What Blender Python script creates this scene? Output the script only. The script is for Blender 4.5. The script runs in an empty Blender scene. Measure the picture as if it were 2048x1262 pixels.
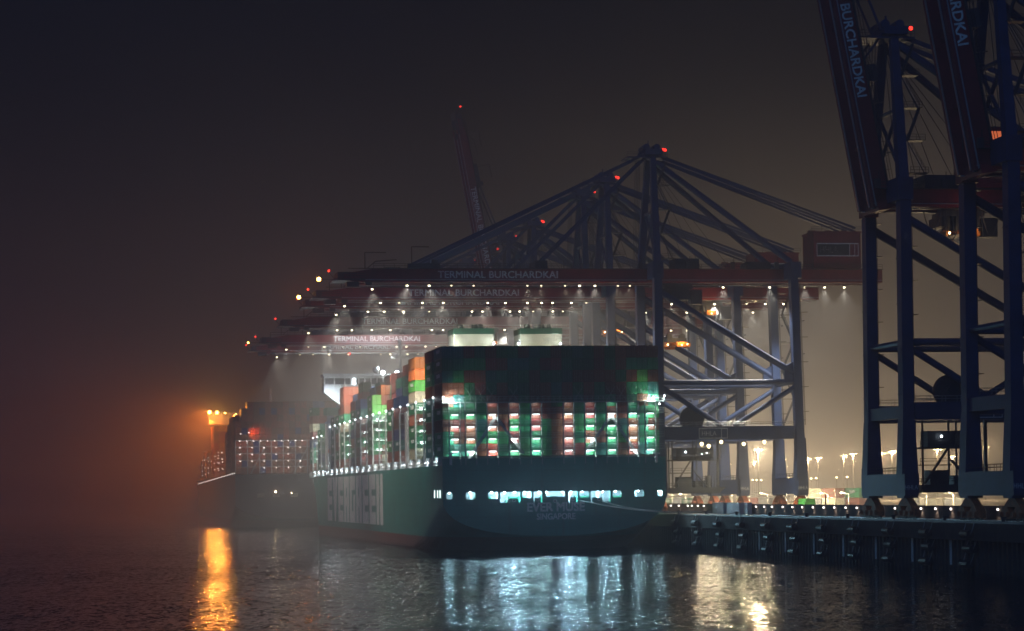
import bpy, math, random
from mathutils import Vector, Matrix
R = math.radians
random.seed(7)
C = bpy.context.scene.collection
SC = bpy.context.scene

# ------------------------------------------------------------------ camera
CAM_Z = 13.2                     # eye height above the water
F = 4950.0                       # focal length in pixels of the 2048 px wide photograph
ROLL = 0.014
TH = math.atan(880.0 / F)        # angle between the view and the line of the quay
CT, ST = math.cos(TH), math.sin(TH)
HOR = 354.0                      # the horizon lies this far under the picture's middle (2048 px units)
cd = bpy.data.cameras.new('camera'); cam = bpy.data.objects.new('camera', cd); C.objects.link(cam)
cd.sensor_width = 36.0; cd.lens = F / 2048.0 * 36.0
cd.clip_start = 0.5; cd.clip_end = 12000.0
cam.location = (0, 0, CAM_Z)
cam.rotation_euler = (Matrix.Rotation(R(90), 4, 'X') @ Matrix.Rotation(-ROLL, 4, 'Z')).to_euler()
cd.shift_x = -(ROLL * HOR) / 2048.0
cd.shift_y = HOR / 2048.0
SC.camera = cam

# ------------------------------------------------------------------ night sky, exposure
W = bpy.data.worlds.new('World'); SC.world = W; W.use_nodes = True
nt = W.node_tree; nt.nodes.clear()
sky = nt.nodes.new('ShaderNodeTexSky'); sky.sky_type = 'NISHITA'; sky.sun_disc = False
sky.sun_elevation = R(-4.0); sky.sun_rotation = R(200)
bg = nt.nodes.new('ShaderNodeBackground'); bg.inputs['Strength'].default_value = 0.05
wo = nt.nodes.new('ShaderNodeOutputWorld')
tint = nt.nodes.new('ShaderNodeMix'); tint.data_type = 'RGBA'; tint.blend_type = 'MULTIPLY'; tint.inputs[0].default_value = 1.0
tint.inputs[7].default_value = (1.1, 4.6, 23.0, 1); nt.links.new(sky.outputs[0], tint.inputs[6]); nt.links.new(tint.outputs[2], bg.inputs[0]); nt.links.new(bg.outputs[0], wo.inputs[0])

# faint blue fill sun from behind the camera, added to lift stern and cranes
sd = bpy.data.lights.new('night_fill_sun', 'SUN'); so = bpy.data.objects.new('night_fill_sun', sd); C.objects.link(so)
sd.energy = 0.38; sd.angle = R(40); sd.color = (0.20, 0.48, 1.0)
so.rotation_euler = (R(62), 0, R(-28))

SC.view_settings.view_transform = 'Standard'; SC.view_settings.look = 'None'
SC.view_settings.gamma = 1.0; SC.view_settings.exposure = -0.25
SC.view_settings.use_curve_mapping = False
SC.render.engine = 'CYCLES'
cy = SC.cycles
cy.max_bounces = 5; cy.diffuse_bounces = 2; cy.glossy_bounces = 3; cy.volume_bounces = 0
cy.transmission_bounces = 2; cy.transparent_max_bounces = 6
cy.sample_clamp_indirect = 2.0
cy.use_light_tree = True
cy.caustics_reflective = False; cy.caustics_refractive = False
cy.use_denoising = True
cy.use_adaptive_sampling = True; cy.adaptive_threshold = 0.006

# ------------------------------------------------------------------ helpers
def P(a, b, z=0.0):
    """a metres along the quay, b metres across it, seen from the camera's foot"""
    return Vector((-a * ST + b * CT, a * CT + b * ST, z))

def inv(x, y, a):
    """the point (b, z) in the upright plane at distance a along the quay that a pixel of the photograph shows"""
    dx = (x - 1024) - ROLL * (y - 631); dy = (y - 631) + ROLL * (x - 1024)
    p = dx + 880.0
    k = p * CT / F
    b = k * a * CT / (1 - k * ST)
    Y = a * CT + b * ST
    return b, CAM_Z - (dy - HOR) * Y / F

def inv_b(x, y, b):
    """the point (a, z) in the upright plane at distance b across the quay"""
    dx = (x - 1024) - ROLL * (y - 631); dy = (y - 631) + ROLL * (x - 1024)
    Y = F * (b / CT) / (dx + 880.0)
    return (Y - b * ST) / CT, CAM_Z - (dy - HOR) * Y / F

class MB:
    def __init__(s): s.v = []; s.f = []; s.m = []
    def add(s, vs, fs, mi=0):
        o = len(s.v); s.v += [tuple(q) for q in vs]; s.f += [tuple(i + o for i in q) for q in fs]; s.m += [mi] * len(fs)
        return s
    def box(s, x0, x1, y0, y1, z0, z1, mi=0):
        vs = [(x, y, z) for z in (z0, z1) for y in (y0, y1) for x in (x0, x1)]
        return s.add(vs, [(0,2,3,1),(4,5,7,6),(0,1,5,4),(2,6,7,3),(0,4,6,2),(1,3,7,5)], mi)
    def cbox(s, c, d, mi=0):
        return s.box(c[0]-d[0]/2, c[0]+d[0]/2, c[1]-d[1]/2, c[1]+d[1]/2, c[2]-d[2]/2, c[2]+d[2]/2, mi)
    def beam(s, p, q, w, h, mi=0, up=(0,0,1), w2=None, h2=None):
        p = Vector(p); q = Vector(q); d = (q - p).normalized(); up = Vector(up)
        if abs(d.dot(up)) > 0.99: up = Vector((1, 0, 0))
        sx = d.cross(up).normalized(); uy = sx.cross(d).normalized()
        w2 = w2 or w; h2 = h2 or h; vs = []
        for c, a, b in ((p, w, h), (q, w2, h2)):
            for i, j in ((-1,-1),(1,-1),(1,1),(-1,1)): vs.append(c + sx*(i*a/2) + uy*(j*b/2))
        return s.add(vs, [(3,2,1,0),(4,5,6,7),(0,1,5,4),(1,2,6,5),(2,3,7,6),(3,0,4,7)], mi)
    def tube(s, p, q, r, n=8, mi=0, r2=None):
        p = Vector(p); q = Vector(q); d = (q - p).normalized(); up = Vector((0,0,1))
        if abs(d.z) > 0.99: up = Vector((1,0,0))
        a = d.cross(up).normalized(); b = a.cross(d).normalized(); r2 = r if r2 is None else r2; vs = []
        for c, rr in ((p, r), (q, r2)):
            for i in range(n):
                t = 2*math.pi*i/n; vs.append(c + a*math.cos(t)*rr + b*math.sin(t)*rr)
        fs = [(i, (i+1) % n, n+(i+1) % n, n+i) for i in range(n)] + [tuple(range(n-1,-1,-1)), tuple(range(n, 2*n))]
        return s.add(vs, fs, mi)
    def path(s, pts, r, n=6, mi=0):
        for a, b in zip(pts[:-1], pts[1:]): s.tube(a, b, r, n, mi)
        return s
    def ball(s, c, r, n=8, m=5, mi=0, sz=1.0):
        vs = [(c[0], c[1], c[2]-r*sz)]; fs = []
        for j in range(1, m):
            t = -math.pi/2 + math.pi*j/m
            for i in range(n):
                u = 2*math.pi*i/n; vs.append((c[0]+r*math.cos(t)*math.cos(u), c[1]+r*math.cos(t)*math.sin(u), c[2]+r*sz*math.sin(t)))
        vs.append((c[0], c[1], c[2]+r*sz)); k = len(vs)-1
        for i in range(n): fs.append((0, 1+(i+1) % n, 1+i)); fs.append((k, k-n+i, k-n+(i+1) % n))
        for j in range(m-2):
            for i in range(n): fs.append((1+j*n+i, 1+j*n+(i+1) % n, 1+(j+1)*n+(i+1) % n, 1+(j+1)*n+i))
        return s.add(vs, fs, mi)
    def prism(s, pts, z0, z1, mi=0, ax='z'):
        n = len(pts)
        def m(u, v, w): return (u, v, w) if ax == 'z' else ((u, w, v) if ax == 'y' else (w, u, v))
        vs = [m(u, v, z0) for u, v in pts] + [m(u, v, z1) for u, v in pts]
        return s.add(vs, [tuple(range(n-1,-1,-1)), tuple(range(n, 2*n))] + [(i, (i+1) % n, n+(i+1) % n, n+i) for i in range(n)], mi)
    def rail(s, p, q, h=1.1, step=2.5, r=0.05, mi=0, rails=(1.0, 0.55)):
        p = Vector(p); q = Vector(q); L = (q-p).length; n = max(1, int(L/step))
        for i in range(n+1):
            c = p.lerp(q, i/n); s.tube(c, c+Vector((0,0,h)), r, 4, mi)
        for k in rails: s.tube(p+Vector((0,0,h*k)), q+Vector((0,0,h*k)), r, 4, mi)
        return s
    def mesh(s, name, mats, smooth=False):
        me = bpy.data.meshes.new(name); me.from_pydata(s.v, [], s.f)
        for m in (mats if isinstance(mats, (list, tuple)) else [mats]): me.materials.append(m)
        me.polygons.foreach_set('material_index', s.m)
        if smooth: me.polygons.foreach_set('use_smooth', [True]*len(s.f))
        me.update(); return me
    def build(s, name, mats, parent=None, loc=(0,0,0), rz=0.0, smooth=False):
        return obj(name, s.mesh(name, mats, smooth), parent, loc, rz)

def obj(name, me, parent=None, loc=(0,0,0), rz=0.0):
    o = bpy.data.objects.new(name, me); C.objects.link(o); o.parent = parent
    o.location = loc; o.rotation_euler = (0, 0, rz); return o
def tag(o, label, cat, group=None, kind=None):
    o['label'] = label; o['category'] = cat
    if group: o['group'] = group
    if kind: o['kind'] = kind
    return o
def thing(name, label, cat, loc, rz=TH, group=None):
    return tag(obj(name, None, None, loc, rz), label, cat, group)
def struct(o): o['kind'] = 'structure'; return o
def copy_tree(o, parent=None):
    c = o.copy(); C.objects.link(c); c.parent = parent
    for ch in list(o.children): copy_tree(ch, c)
    return c

# ---- materials
def mat(name, col, rough=0.55, metal=0.0, var=0.25, scale=0.6, bump=0.0, dirt=None, spec=0.4):
    m = bpy.data.materials.new(name); m.use_nodes = True; t = m.node_tree; b = t.nodes['Principled BSDF']
    b.inputs['Roughness'].default_value = rough; b.inputs['Metallic'].default_value = metal
    b.inputs['Specular IOR Level'].default_value = spec
    tc = t.nodes.new('ShaderNodeTexCoord'); n = t.nodes.new('ShaderNodeTexNoise'); n.inputs['Scale'].default_value = scale
    n.inputs['Detail'].default_value = 6; n.inputs['Roughness'].default_value = 0.65
    r = t.nodes.new('ShaderNodeValToRGB'); lo = [c*(1-var) for c in col]; hi = [min(1, c*(1+var)) for c in col]
    if dirt: lo = list(dirt)
    r.color_ramp.elements[0].position = 0.3; r.color_ramp.elements[1].position = 0.68
    r.color_ramp.elements[0].color = (*lo, 1); r.color_ramp.elements[1].color = (*hi, 1)
    t.links.new(tc.outputs['Object'], n.inputs['Vector']); t.links.new(n.outputs['Fac'], r.inputs[0]); t.links.new(r.outputs[0], b.inputs['Base Color'])
    if bump:
        bp = t.nodes.new('ShaderNodeBump'); bp.inputs['Strength'].default_value = bump; bp.inputs['Distance'].default_value = 0.1
        t.links.new(n.outputs['Fac'], bp.inputs['Height']); t.links.new(bp.outputs[0], b.inputs['Normal'])
    return m
def emis(name, col, strength):
    m = bpy.data.materials.new(name); m.use_nodes = True; b = m.node_tree.nodes['Principled BSDF']
    b.inputs['Base Color'].default_value = (0.5, 0.5, 0.5, 1)
    b.inputs['Emission Color'].default_value = (*col, 1); b.inputs['Emission Strength'].default_value = strength
    m.cycles.emission_sampling = 'NONE'
    return m

WHITE = (0.80, 0.92, 1.0); WARM = (1.0, 0.78, 0.45); TAN = (1.0, 0.68, 0.32); SODIUM = (1.0, 0.19, 0.02); RED = (1.0, 0.05, 0.02)
M = dict(
    crane_blue=mat('crane_blue_paint', (0.026, 0.050, 0.135), 0.5, var=0.35, scale=0.35),
    crane_red=mat('crane_red_paint', (0.24, 0.022, 0.03), 0.5, var=0.3, scale=0.4),
    bogie=mat('bogie_orange_paint', (0.55, 0.16, 0.05), 0.6, var=0.4, scale=0.9, dirt=(0.2, 0.06, 0.03)),
    steel=mat('dark_steel', (0.06, 0.065, 0.075), 0.5, 0.4),
    rail=mat('bright_rail_steel', (0.55, 0.55, 0.55), 0.35, 0.7, var=0.1),
    wire=mat('wire_rope', (0.08, 0.08, 0.09), 0.6, 0.5),
    letter=mat('white_lettering', (0.84, 0.84, 0.82), 0.5, var=0.12, scale=0.8),
    white=mat('white_ship_paint', (0.75, 0.76, 0.74), 0.5, var=0.1, scale=0.5),
    cream=mat('cream_paint', (0.70, 0.66, 0.47), 0.5, var=0.1, scale=0.5),
    green=mat('green_ship_paint', (0.03, 0.26, 0.14), 0.45, var=0.2, scale=0.3),
    cap_green=mat('funnel_cap_green', (0.012, 0.10, 0.045), 0.5),
    deck=mat('deck_paint', (0.10, 0.20, 0.13), 0.7),
    lash=mat('lashing_bridge_paint', (0.42, 0.46, 0.46), 0.55, var=0.15),
    concrete=mat('quay_concrete', (0.075, 0.07, 0.062), 0.85, var=0.35, scale=0.5, bump=0.3),
    wall_dark=mat('barrier_concrete', (0.17, 0.14, 0.12), 0.8, var=0.3, scale=0.8),
    pile=mat('sheet_pile_steel', (0.06, 0.055, 0.05), 0.75, 0.2, var=0.4, scale=0.7),
    rubber=mat('fender_rubber', (0.03, 0.03, 0.032), 0.45, var=0.3),
    asphalt=mat('asphalt', (0.055, 0.053, 0.05), 0.6, var=0.35, scale=0.15),
    glass=mat('dark_glass', (0.02, 0.025, 0.03), 0.1),
    cabinet=mat('white_cabinet_paint', (0.62, 0.64, 0.66), 0.5, var=0.1),
    red_post=mat('red_post_paint', (0.65, 0.05, 0.02), 0.5),
    grey=mat('galvanised_pole', (0.33, 0.33, 0.32), 0.5, 0.4),
    lifeboat=mat('lifeboat_orange', (0.75, 0.16, 0.03), 0.45),
    spreader=mat('spreader_orange', (0.75, 0.24, 0.04), 0.5),
    rope=mat('mooring_rope', (0.45, 0.45, 0.42), 0.8),
    e_white=emis('lamp_white', (0.86, 0.95, 1.0), 14), e_tube=emis('tube_and_plate_glow_white', (0.80, 0.95, 0.95), 6),
    e_star=emis('floodlight_white', (0.9, 0.97, 1.0), 60), e_warm=emis('lamp_warm', (1.0, 0.84, 0.55), 12),
    e_tan=emis('lamp_yellow', (1.0, 0.76, 0.36), 14), e_sod=emis('lamp_sodium', (1.0, 0.5, 0.08), 40),
    e_red=emis('beacon_red', (1.0, 0.025, 0.01), 5), e_pink=emis('lamp_pale', (1.0, 0.86, 0.78), 6),
    e_oran=emis('window_orange', (1.0, 0.20, 0.035), 0.9), e_green=emis('lamp_green', (0.5, 1.0, 0.6), 1.2),
)

def light(kind, loc, energy, col, parent=None, size=0.3, spot=120, blend=0.6, direction=(0,0,-1), data=None):
    if data is None:
        d = bpy.data.lights.new('lamp_light', kind); d.energy = energy; d.color = col
        if kind == 'AREA': d.shape = 'RECTANGLE'; d.size = size; d.size_y = 0.2
        else: d.shadow_soft_size = size
        if kind == 'SPOT': d.spot_size = R(spot); d.spot_blend = blend
    else: d = data
    o = bpy.data.objects.new('lamp_light', d); C.objects.link(o); o.parent = parent; o.location = loc
    o.rotation_euler = Vector(direction).to_track_quat('-Z', 'Y').to_euler()
    return o

def text_mesh(s, width, height, ext=0.03, bold=0.0):
    cu = bpy.data.curves.new('t', 'FONT'); cu.body = s; cu.size = 1; cu.extrude = 0.01; cu.offset = bold
    cu.resolution_u = 3
    o = bpy.data.objects.new('t', cu); C.objects.link(o)
    me = bpy.data.meshes.new_from_object(o.evaluated_get(bpy.context.evaluated_depsgraph_get()))
    bpy.data.objects.remove(o); bpy.data.curves.remove(cu)
    vs = [v.co.copy() for v in me.vertices]; fs = [tuple(p.vertices) for p in me.polygons]; bpy.data.meshes.remove(me)
    x0 = min(v.x for v in vs); x1 = max(v.x for v in vs); y0 = min(v.y for v in vs); y1 = max(v.y for v in vs)
    return [((v.x-x0)/(x1-x0)*width, (v.y-y0)/(y1-y0)*height, ext if v.z > 0 else 0.0) for v in vs], fs
def text(mb, s, org, xd, yd, width, height, ext=0.03, bold=0.0, mi=0, fat=0.0):
    xd = Vector(xd); yd = Vector(yd); zd = xd.cross(yd); org = Vector(org)
    vs, fs = text_mesh(s, width, height, ext, bold)
    for i, (u, v) in enumerate(((0, 0), (fat, 0), (0, fat), (fat, fat)) if fat else ((0, 0),)):
        mb.add([org + xd*(a+u) + yd*(b+v) + zd*(c+0.004*i) for a, b, c in vs], fs, mi)
    return mb
def rrect(x0, x1, z0, z1, r, n=4):
    pts = []
    for cx, cz, t0 in ((x1-r, z1-r, 0), (x0+r, z1-r, 90), (x0+r, z0+r, 180), (x1-r, z0+r, 270)):
        for i in range(n+1):
            t = R(t0 + 90*i/n); pts.append((cx + r*math.cos(t), cz + r*math.sin(t)))
    return pts
def plate(outline, holes, thick):
    """a flat plate with holes, in the x-z plane, as (verts, faces)"""
    cu = bpy.data.curves.new('p', 'CURVE'); cu.dimensions = '2D'; cu.fill_mode = 'BOTH'; cu.extrude = thick/2
    for pts in [outline] + holes:
        sp = cu.splines.new('POLY'); sp.points.add(len(pts)-1); sp.use_cyclic_u = True
        for q, (x, z) in zip(sp.points, pts): q.co = (x, z, 0, 1)
    o = bpy.data.objects.new('p', cu); C.objects.link(o)
    me = bpy.data.meshes.new_from_object(o.evaluated_get(bpy.context.evaluated_depsgraph_get()))
    bpy.data.objects.remove(o); bpy.data.curves.remove(cu)
    vs = [(v.co.x, -v.co.z, v.co.y) for v in me.vertices]; fs = [tuple(p.vertices) for p in me.polygons]; bpy.data.meshes.remove(me)
    return vs, fs

# ------------------------------------------------------------------ setting: water, quay land
QZ = 7.8                          # quay level
QB = 134.3                        # quay edge
def water_material():
    m = bpy.data.materials.new('river_water'); m.use_nodes = True; t = m.node_tree; b = t.nodes['Principled BSDF']
    b.inputs['Base Color'].default_value = (0.004, 0.006, 0.009, 1); b.inputs['Roughness'].default_value = 0.05
    b.inputs['IOR'].default_value = 1.333; b.inputs['Specular IOR Level'].default_value = 0.5
    g = t.nodes.new('ShaderNodeNewGeometry')
    def vm(op, x, y=None, sc=None):
        n = t.nodes.new('ShaderNodeVectorMath'); n.operation = op; t.links.new(x, n.inputs[0])
        if hasattr(y, 'node'): t.links.new(y, n.inputs[1])
        elif y is not None: n.inputs[1].default_value = y
        if sc is not None:
            if hasattr(sc, 'node'): t.links.new(sc, n.inputs['Scale'])
            else: n.inputs['Scale'].default_value = sc
        return n.outputs[0]
    h = None                       # the slope of the waves, from long swell to small ripples
    for sx, sy, k in ((0.12, 0.07, 0.12), (0.7, 0.28, 0.32), (1.7, 0.62, 0.72), (4.5, 2.2, 0.6)):
        n = t.nodes.new('ShaderNodeTexNoise'); n.inputs['Scale'].default_value = 1.0; n.inputs['Detail'].default_value = 2
        t.links.new(vm('MULTIPLY', g.outputs['Position'], (sx, sy, 1)), n.inputs['Vector'])
        v = vm('SCALE', vm('SUBTRACT', n.outputs['Color'], (0.5, 0.5, 0.5)), sc=k)
        h = v if h is None else vm('ADD', h, v)
    # calmer and rougher patches of wind
    pm = t.nodes.new('ShaderNodeMapping'); pm.inputs['Scale'].default_value = (0.006, 0.016, 0.01)
    pn = t.nodes.new('ShaderNodeTexNoise'); pn.inputs['Scale'].default_value = 1; pn.inputs['Detail'].default_value = 2
    pr = t.nodes.new('ShaderNodeMapRange'); pr.inputs['From Min'].default_value = 0.35; pr.inputs['From Max'].default_value = 0.65
    pr.inputs['To Min'].default_value = 0.55; pr.inputs['To Max'].default_value = 1.1
    t.links.new(g.outputs['Position'], pm.inputs[0]); t.links.new(pm.outputs[0], pn.inputs['Vector']); t.links.new(pn.outputs['Fac'], pr.inputs['Value'])
    v = vm('MULTIPLY', vm('SCALE', h, sc=pr.outputs[0]), (0.75, 1.0, 0.0))
    t.links.new(vm('NORMALIZE', vm('ADD', v, (0, 0, 1))), b.inputs['Normal'])
    return m
mb = MB(); mb.add([(-1300, -120, 0), (1300, -120, 0), (1300, 2500, 0), (-1300, 2500, 0)], [(0,1,2,3)])
struct(mb.build('water', water_material()))

mb = MB()       # the terminal's ground: one sheet to the horizon
q = [P(150, QB+1.2, QZ), P(150, 760, QZ), P(2350, 760, QZ), P(2350, QB+1.2, QZ)]
mb.add(q, [(0,1,2,3)])
struct(mb.build('ground', M['asphalt']))

# quay wall: a concrete cap beam over a sheet pile wall
t = thing('quay_wall', 'long dark concrete quay wall with a cap beam above the water', 'quay wall', P(0, QB, 0))
cap = MB()
for i in range(100):
    a0 = 150 + 22*i; cap.box(0, 2.0, a0, a0+21.93, 4.9, QZ+0.02)
cap.box(1.9, 3, 150, 2350, 4.9, QZ-0.02)
cap.build('cap_beam', M['concrete'], t)
pl = MB()
prof = []; y = 150.0
while y < 1500:
    prof += [(1.5, y), (1.5, y+0.75), (1.15, y+0.95), (1.15, y+1.65), (1.5, y+1.85)]; y += 1.9
n = len(prof); vs = [(x, yy, -1) for x, yy in prof] + [(x, yy, 4.95) for x, yy in prof]
pl.add(vs, [(i, n+i, n+i+1, i+1) for i in range(n-1)])
pl.build('sheet_pile_face', M['pile'], t)
ed = MB(); ed.box(-0.06, 0.1, 150, 2350, QZ-0.25, QZ+0.06); ed.build('edge_rail', M['grey'], t)
crr = MB()
for xx in (3.8-0.15, 3.8+35-0.15): crr.box(xx, xx+0.3, 150, 2000, QZ-0.05, QZ+0.14)
crr.build('crane_rail', M['rail'], t)

# fenders, ladders along the quay
fm = MB()
fm.tube((-0.7, -1.6, 0), (-0.7, 1.6, 0), 0.62, 12); fm.tube((-0.7, -1.7, 0), (-0.7, 1.7, 0), 0.24, 8)
fch = [MB().path([(-0.7, 1.65*s, 0), (-0.3, 1.75*s, 0.9), (-0.02, 1.8*s, 1.9)], 0.07) for s in (-1, 1)]
fend_me = fm.mesh('fender', M['rubber']); fch_me = [q.mesh('fender_chain', M['grey']) for q in fch]
cab_me = MB().box(-0.5, -0.05, -0.5, 0.5, -0.35, 0.25).box(-0.55, -0.45, -0.35, 0.35, -0.2, 0.1).mesh('fender_bracket', M['steel'])
NTH = ['first','second','third','fourth','fifth','sixth','seventh','eighth','ninth','tenth','eleventh','twelfth','thirteenth','fourteenth','fifteenth','sixteenth','seventeenth','eighteenth','nineteenth','twentieth','twenty-first','twenty-second','twenty-third']
for i in range(11):
    for lv, (zz, word) in enumerate(((5.9, 'upper'), (3.6, 'middle'), (1.2, 'lower'))):
        a = 545 - 18.6*i + lv*1.5
        if a < 340: continue
        o = thing('fender', f'black {word} rubber fender on the quay wall, {NTH[i]} along from the ship stern', 'fender', P(a, QB + (0 if lv == 0 else 1.0), zz), group='fenders along the quay wall')
        obj('fender_body', fend_me, o); [obj('chain', q, o) for q in fch_me]
        if lv < 2: obj('bracket', cab_me, o, (0, 2.6, 0.2))
lad = MB()
for s in (-0.28, 0.28): lad.box(-0.1, 0.0, s-0.09, s+0.09, -2.4, 1.9)
for k in range(13): lad.box(-0.06, 0.0, -0.28, 0.28, -2.3+0.33*k, -2.24+0.33*k)
lad_me = lad.mesh('ladder', M['letter'])
for i, (x, y) in enumerate(((1519,1074),(1571,1077),(1628,1080),(1687,1079),(1752,1084),(1825,1086),(1902,1090))):
    a, _ = inv_b(x, y, QB+1.1)
    tag(obj('ladder', lad_me, None, P(a, QB+1.1, 3.3), TH), f'pale quay ladder on the sheet piling, {NTH[i]} of seven from the ship', 'ladder', 'ladders on the quay wall')
bol = MB(); bol.tube((0,0,0),(0,0,0.5),0.28,10); bol.tube((0,0,0.5),(0,0,0.75),0.48,10); bol.cbox((0,0,0.02),(1.1,1.1,0.08))
bol_me = bol.mesh('bollard', M['steel'])
for i in range(9):
    tag(obj('bollard', bol_me, None, P(548-25*i, QB+1.0, QZ+0.02), TH), f'dark mooring bollard on the quay edge, {NTH[i]} from the ship stern', 'bollard', 'bollards on the quay edge')

# ------------------------------------------------------------------ cranes
LW = 9.25                        # half the distance between the legs along the quay
def lamp_bulb(r=0.34): return MB().tube((0,0,0.05),(0,0,0.5),0.3,6,1).ball((0,0,-0.08), r, 8, 5, 0, 0.7).mesh('floodlight', [M['e_warm'], M['steel']])
bulb_warm = lamp_bulb(0.3)
bulb_dim = MB().tube((0,0,0.05),(0,0,0.5),0.3,6,1).ball((0,0,-0.08), 0.24, 8, 5, 0, 0.7).mesh('floodlight', [emis('lamp_dim', (1.0,0.78,0.48), 5), M['steel']])
lrng = random.Random(5)
boom_spot = bpy.data.lights.new('boom_floodlight', 'SPOT'); boom_spot.energy = 84000; boom_spot.color = (1.0, 0.90, 0.72); boom_spot.spot_size = R(100); boom_spot.spot_blend = 0.9; boom_spot.shadow_soft_size = 0.25
boom_dim = boom_spot.copy(); boom_dim.name = 'boom_floodlight_dim'; boom_dim.energy = 30000; boom_dim.color = (1.0, 0.82, 0.58)
wheel_me = MB().tube((-0.2,0,0),(0.2,0,0),0.42,12).mesh('wheel', M['steel'])
def make_crane():
    t = thing('container_crane', '', 'crane', (0,0,0))
    bl, rd, st = M['crane_blue'], M['crane_red'], M['steel']
    for x in (0, 35):
        for s in (-1, 1):
            m = MB()
            m.beam((x, s*LW, 8.0), (x - (0.0 if x == 0 else 1.2), s*LW, 56.2), 2.0, 2.5, up=(0,1,0), w2=1.9, h2=2.3)
            m.beam((x, s*LW, 7.9), (x, s*LW, 17.6), 2.9, 3.0, up=(0,1,0), w2=2.1, h2=2.6)
            for zz in range(22, 54, 8): m.cbox((x + (1.2 if x else -1.15), s*LW, zz), (0.12, 1.6, 0.2))
            l = m.build('leg', bl, t)
            ld = MB(); xx = x+1.35
            for q in (-0.3, 0.3): ld.tube((xx, s*LW+q, 20.8), (xx-(1.0 if x else 0), s*LW+q, 55), 0.06, 4)
            for zz in range(24, 55, 6): ld.box(xx-0.9, xx+0.8, s*LW-0.7, s*LW+0.9, zz, zz+0.12)
            ld.build('access_ladder', st, l)
        m = MB(); m.box(x-1.25, x+1.25, -11.6, 11.6, 4.1, 8.0)
        for s in (-1, 1): m.box(x-1.28, x+1.28, s*9.25-1.7, s*9.25+1.7, 3.7, 4.1)
        sb = m.build('sill_beam', bl, t)
        tx = MB()
        text(tx, 'HHLA', (x-2.2+1.0, -11.64, 5.2), (1,0,0), (0,0,1), 2.2, 0.8)
        tx.build('lettering', M['letter'], sb)
        rl = MB(); rl.rail((x-1.2,-11.5,8.0),(x-1.2,11.5,8.0)); rl.rail((x+1.2,-7,8.0),(x+1.2,7,8.0)); rl.build('railing', st, sb)
        for s in (-1, 1):
            bg_ = MB()
            bg_.prism([(-3.6,2.6),(3.6,2.6),(2.6,3.7),(-2.6,3.7)], x-0.7, x+0.7, 0, 'x'); bg_.v = bg_.v
            off = s*9.25
            b2 = MB()
            b2.prism([(off-3.4,2.3),(off+3.4,2.3),(off+1.0,3.75),(off-1.0,3.75)], x-0.65, x+0.65, 0, 'x')
            for k in (-1, 1):
                c = off + k*2.6
                b2.prism([(c-1.9,1.25),(c+1.9,1.25),(c+0.8,2.4),(c-0.8,2.4)], x-0.75, x+0.75, 0, 'x')
                for j in (-1, 1):
                    d = c + j*1.25
                    b2.prism([(d-1.1,0.45),(d+1.1,0.45),(d+0.7,1.35),(d-0.7,1.35)], x-0.55, x+0.55, 0, 'x')
                    b2.box(x-1.15, x-0.65, d-0.4, d+0.4, 0.7, 1.5)
            bo = b2.build('bogie', M['bogie'], t)
            for k in (-1, 1):
                for j in (-1, 1):
                    for e in (-0.55, 0.55): obj('wheel', wheel_me, bo, (x, off + k*2.6 + j*1.25 + e, 0.46))
            bf = MB(); bf.box(x-0.3, x+0.3, off+s*4.6-0.4, off+s*4.6+0.4, 1.0, 1.7); bf.tube((x, off+s*4.9, 1.35), (x, off+s*5.6, 1.35), 0.3); bf.build('buffer', M['bogie'], bo)
    for s in (-1, 1):
        y = s*LW
        m = MB(); m.box(1.15, 33.4, y-0.95, y+0.95, 17.4, 20.6); pb = m.build('portal_beam', bl, t)
        r = MB(); r.rail((1.3, y-0.9, 20.6), (33.4, y-0.9, 20.6)); r.rail((1.3, y+0.9, 20.6), (33.4, y+0.9, 20.6)); r.build('railing', M['rail'], pb)
        if s < 0:
            f = MB()
            for a, b in (((9.6, 17.8), (16.6, 17.8)), ((9.6, 20.1), (16.6, 20.1))): f.beam((a[0], y-1.0, a[1]), (b[0], y-1.0, b[1]), 0.1, 0.16)
            for xx in (9.6, 15.1, 16.6): f.beam((xx, y-1.0, 17.8), (xx, y-1.0, 20.1), 0.16, 0.1)
            text(f, 'HHLA', (10.3, y-0.96, 18.4), (1,0,0), (0,0,1), 3.6, 1.1)
            f.build('sign_frame', M['letter'], pb)
        m = MB(); m.tube((0.9, y, 31.2), (33.6, y, 31.2), 0.72, 10); m.build('tie_beam', bl, t)
        m = MB(); m.tube((34.2, y, 33.0), (0.6, y, 53.0), 0.78, 10); m.prism([(34,30.2),(34,36.5),(31.2,34.9),(31.2,31.9)], y-0.5, y+0.5, 0, 'y'); m.build('upper_brace', bl, t)
        m = MB(); m.tube((0.7, y, 30.2), (15.5, y, 20.7), 0.62, 10); m.build('lower_brace', bl, t)
        m = MB(); m.tube((34.2, y, 30.2), (18.5, y, 20.7), 0.62, 10); m.build('lower_brace', bl, t)
    for x in (0, 34.2):
        m = MB(); m.box(x-0.7, x+0.7, -8, 8, 17.8, 20.0); m.build('cross_beam', bl, t)
        m = MB(); m.tube((x, -8.1, 31.2), (x, 8.1, 31.2), 0.55, 8); m.build('cross_tie', bl, t)
        m = MB(); m.box(x-1.3, x+1.3, -10.6, 10.6, 56.2, 60.2); m.build('top_cross_beam', bl, t)
    # fixed girder, machinery house, trolley
    m = MB()
    for s in (-1, 1): m.box(-3.5, 58, s*3.6-0.65, s*3.6+0.65, 55.7, 59.0)
    for x in (6, 16, 26, 44, 57.4): m.box(x-0.3, x+0.3, -2.95, 2.95, 57.2, 58.6)
    g = m.build('girder', rd, t)
    m = MB(); m.rail((-3,-4.4,59.0),(58,-4.4,59.0), r=0.06); m.box(-3, 58, -5.2, -4.3, 58.85, 58.97)
    for x in range(0, 58, 6): m.beam((x,-4.3,56.2),(x,-4.9,56.2),0.1,0.1)
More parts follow.
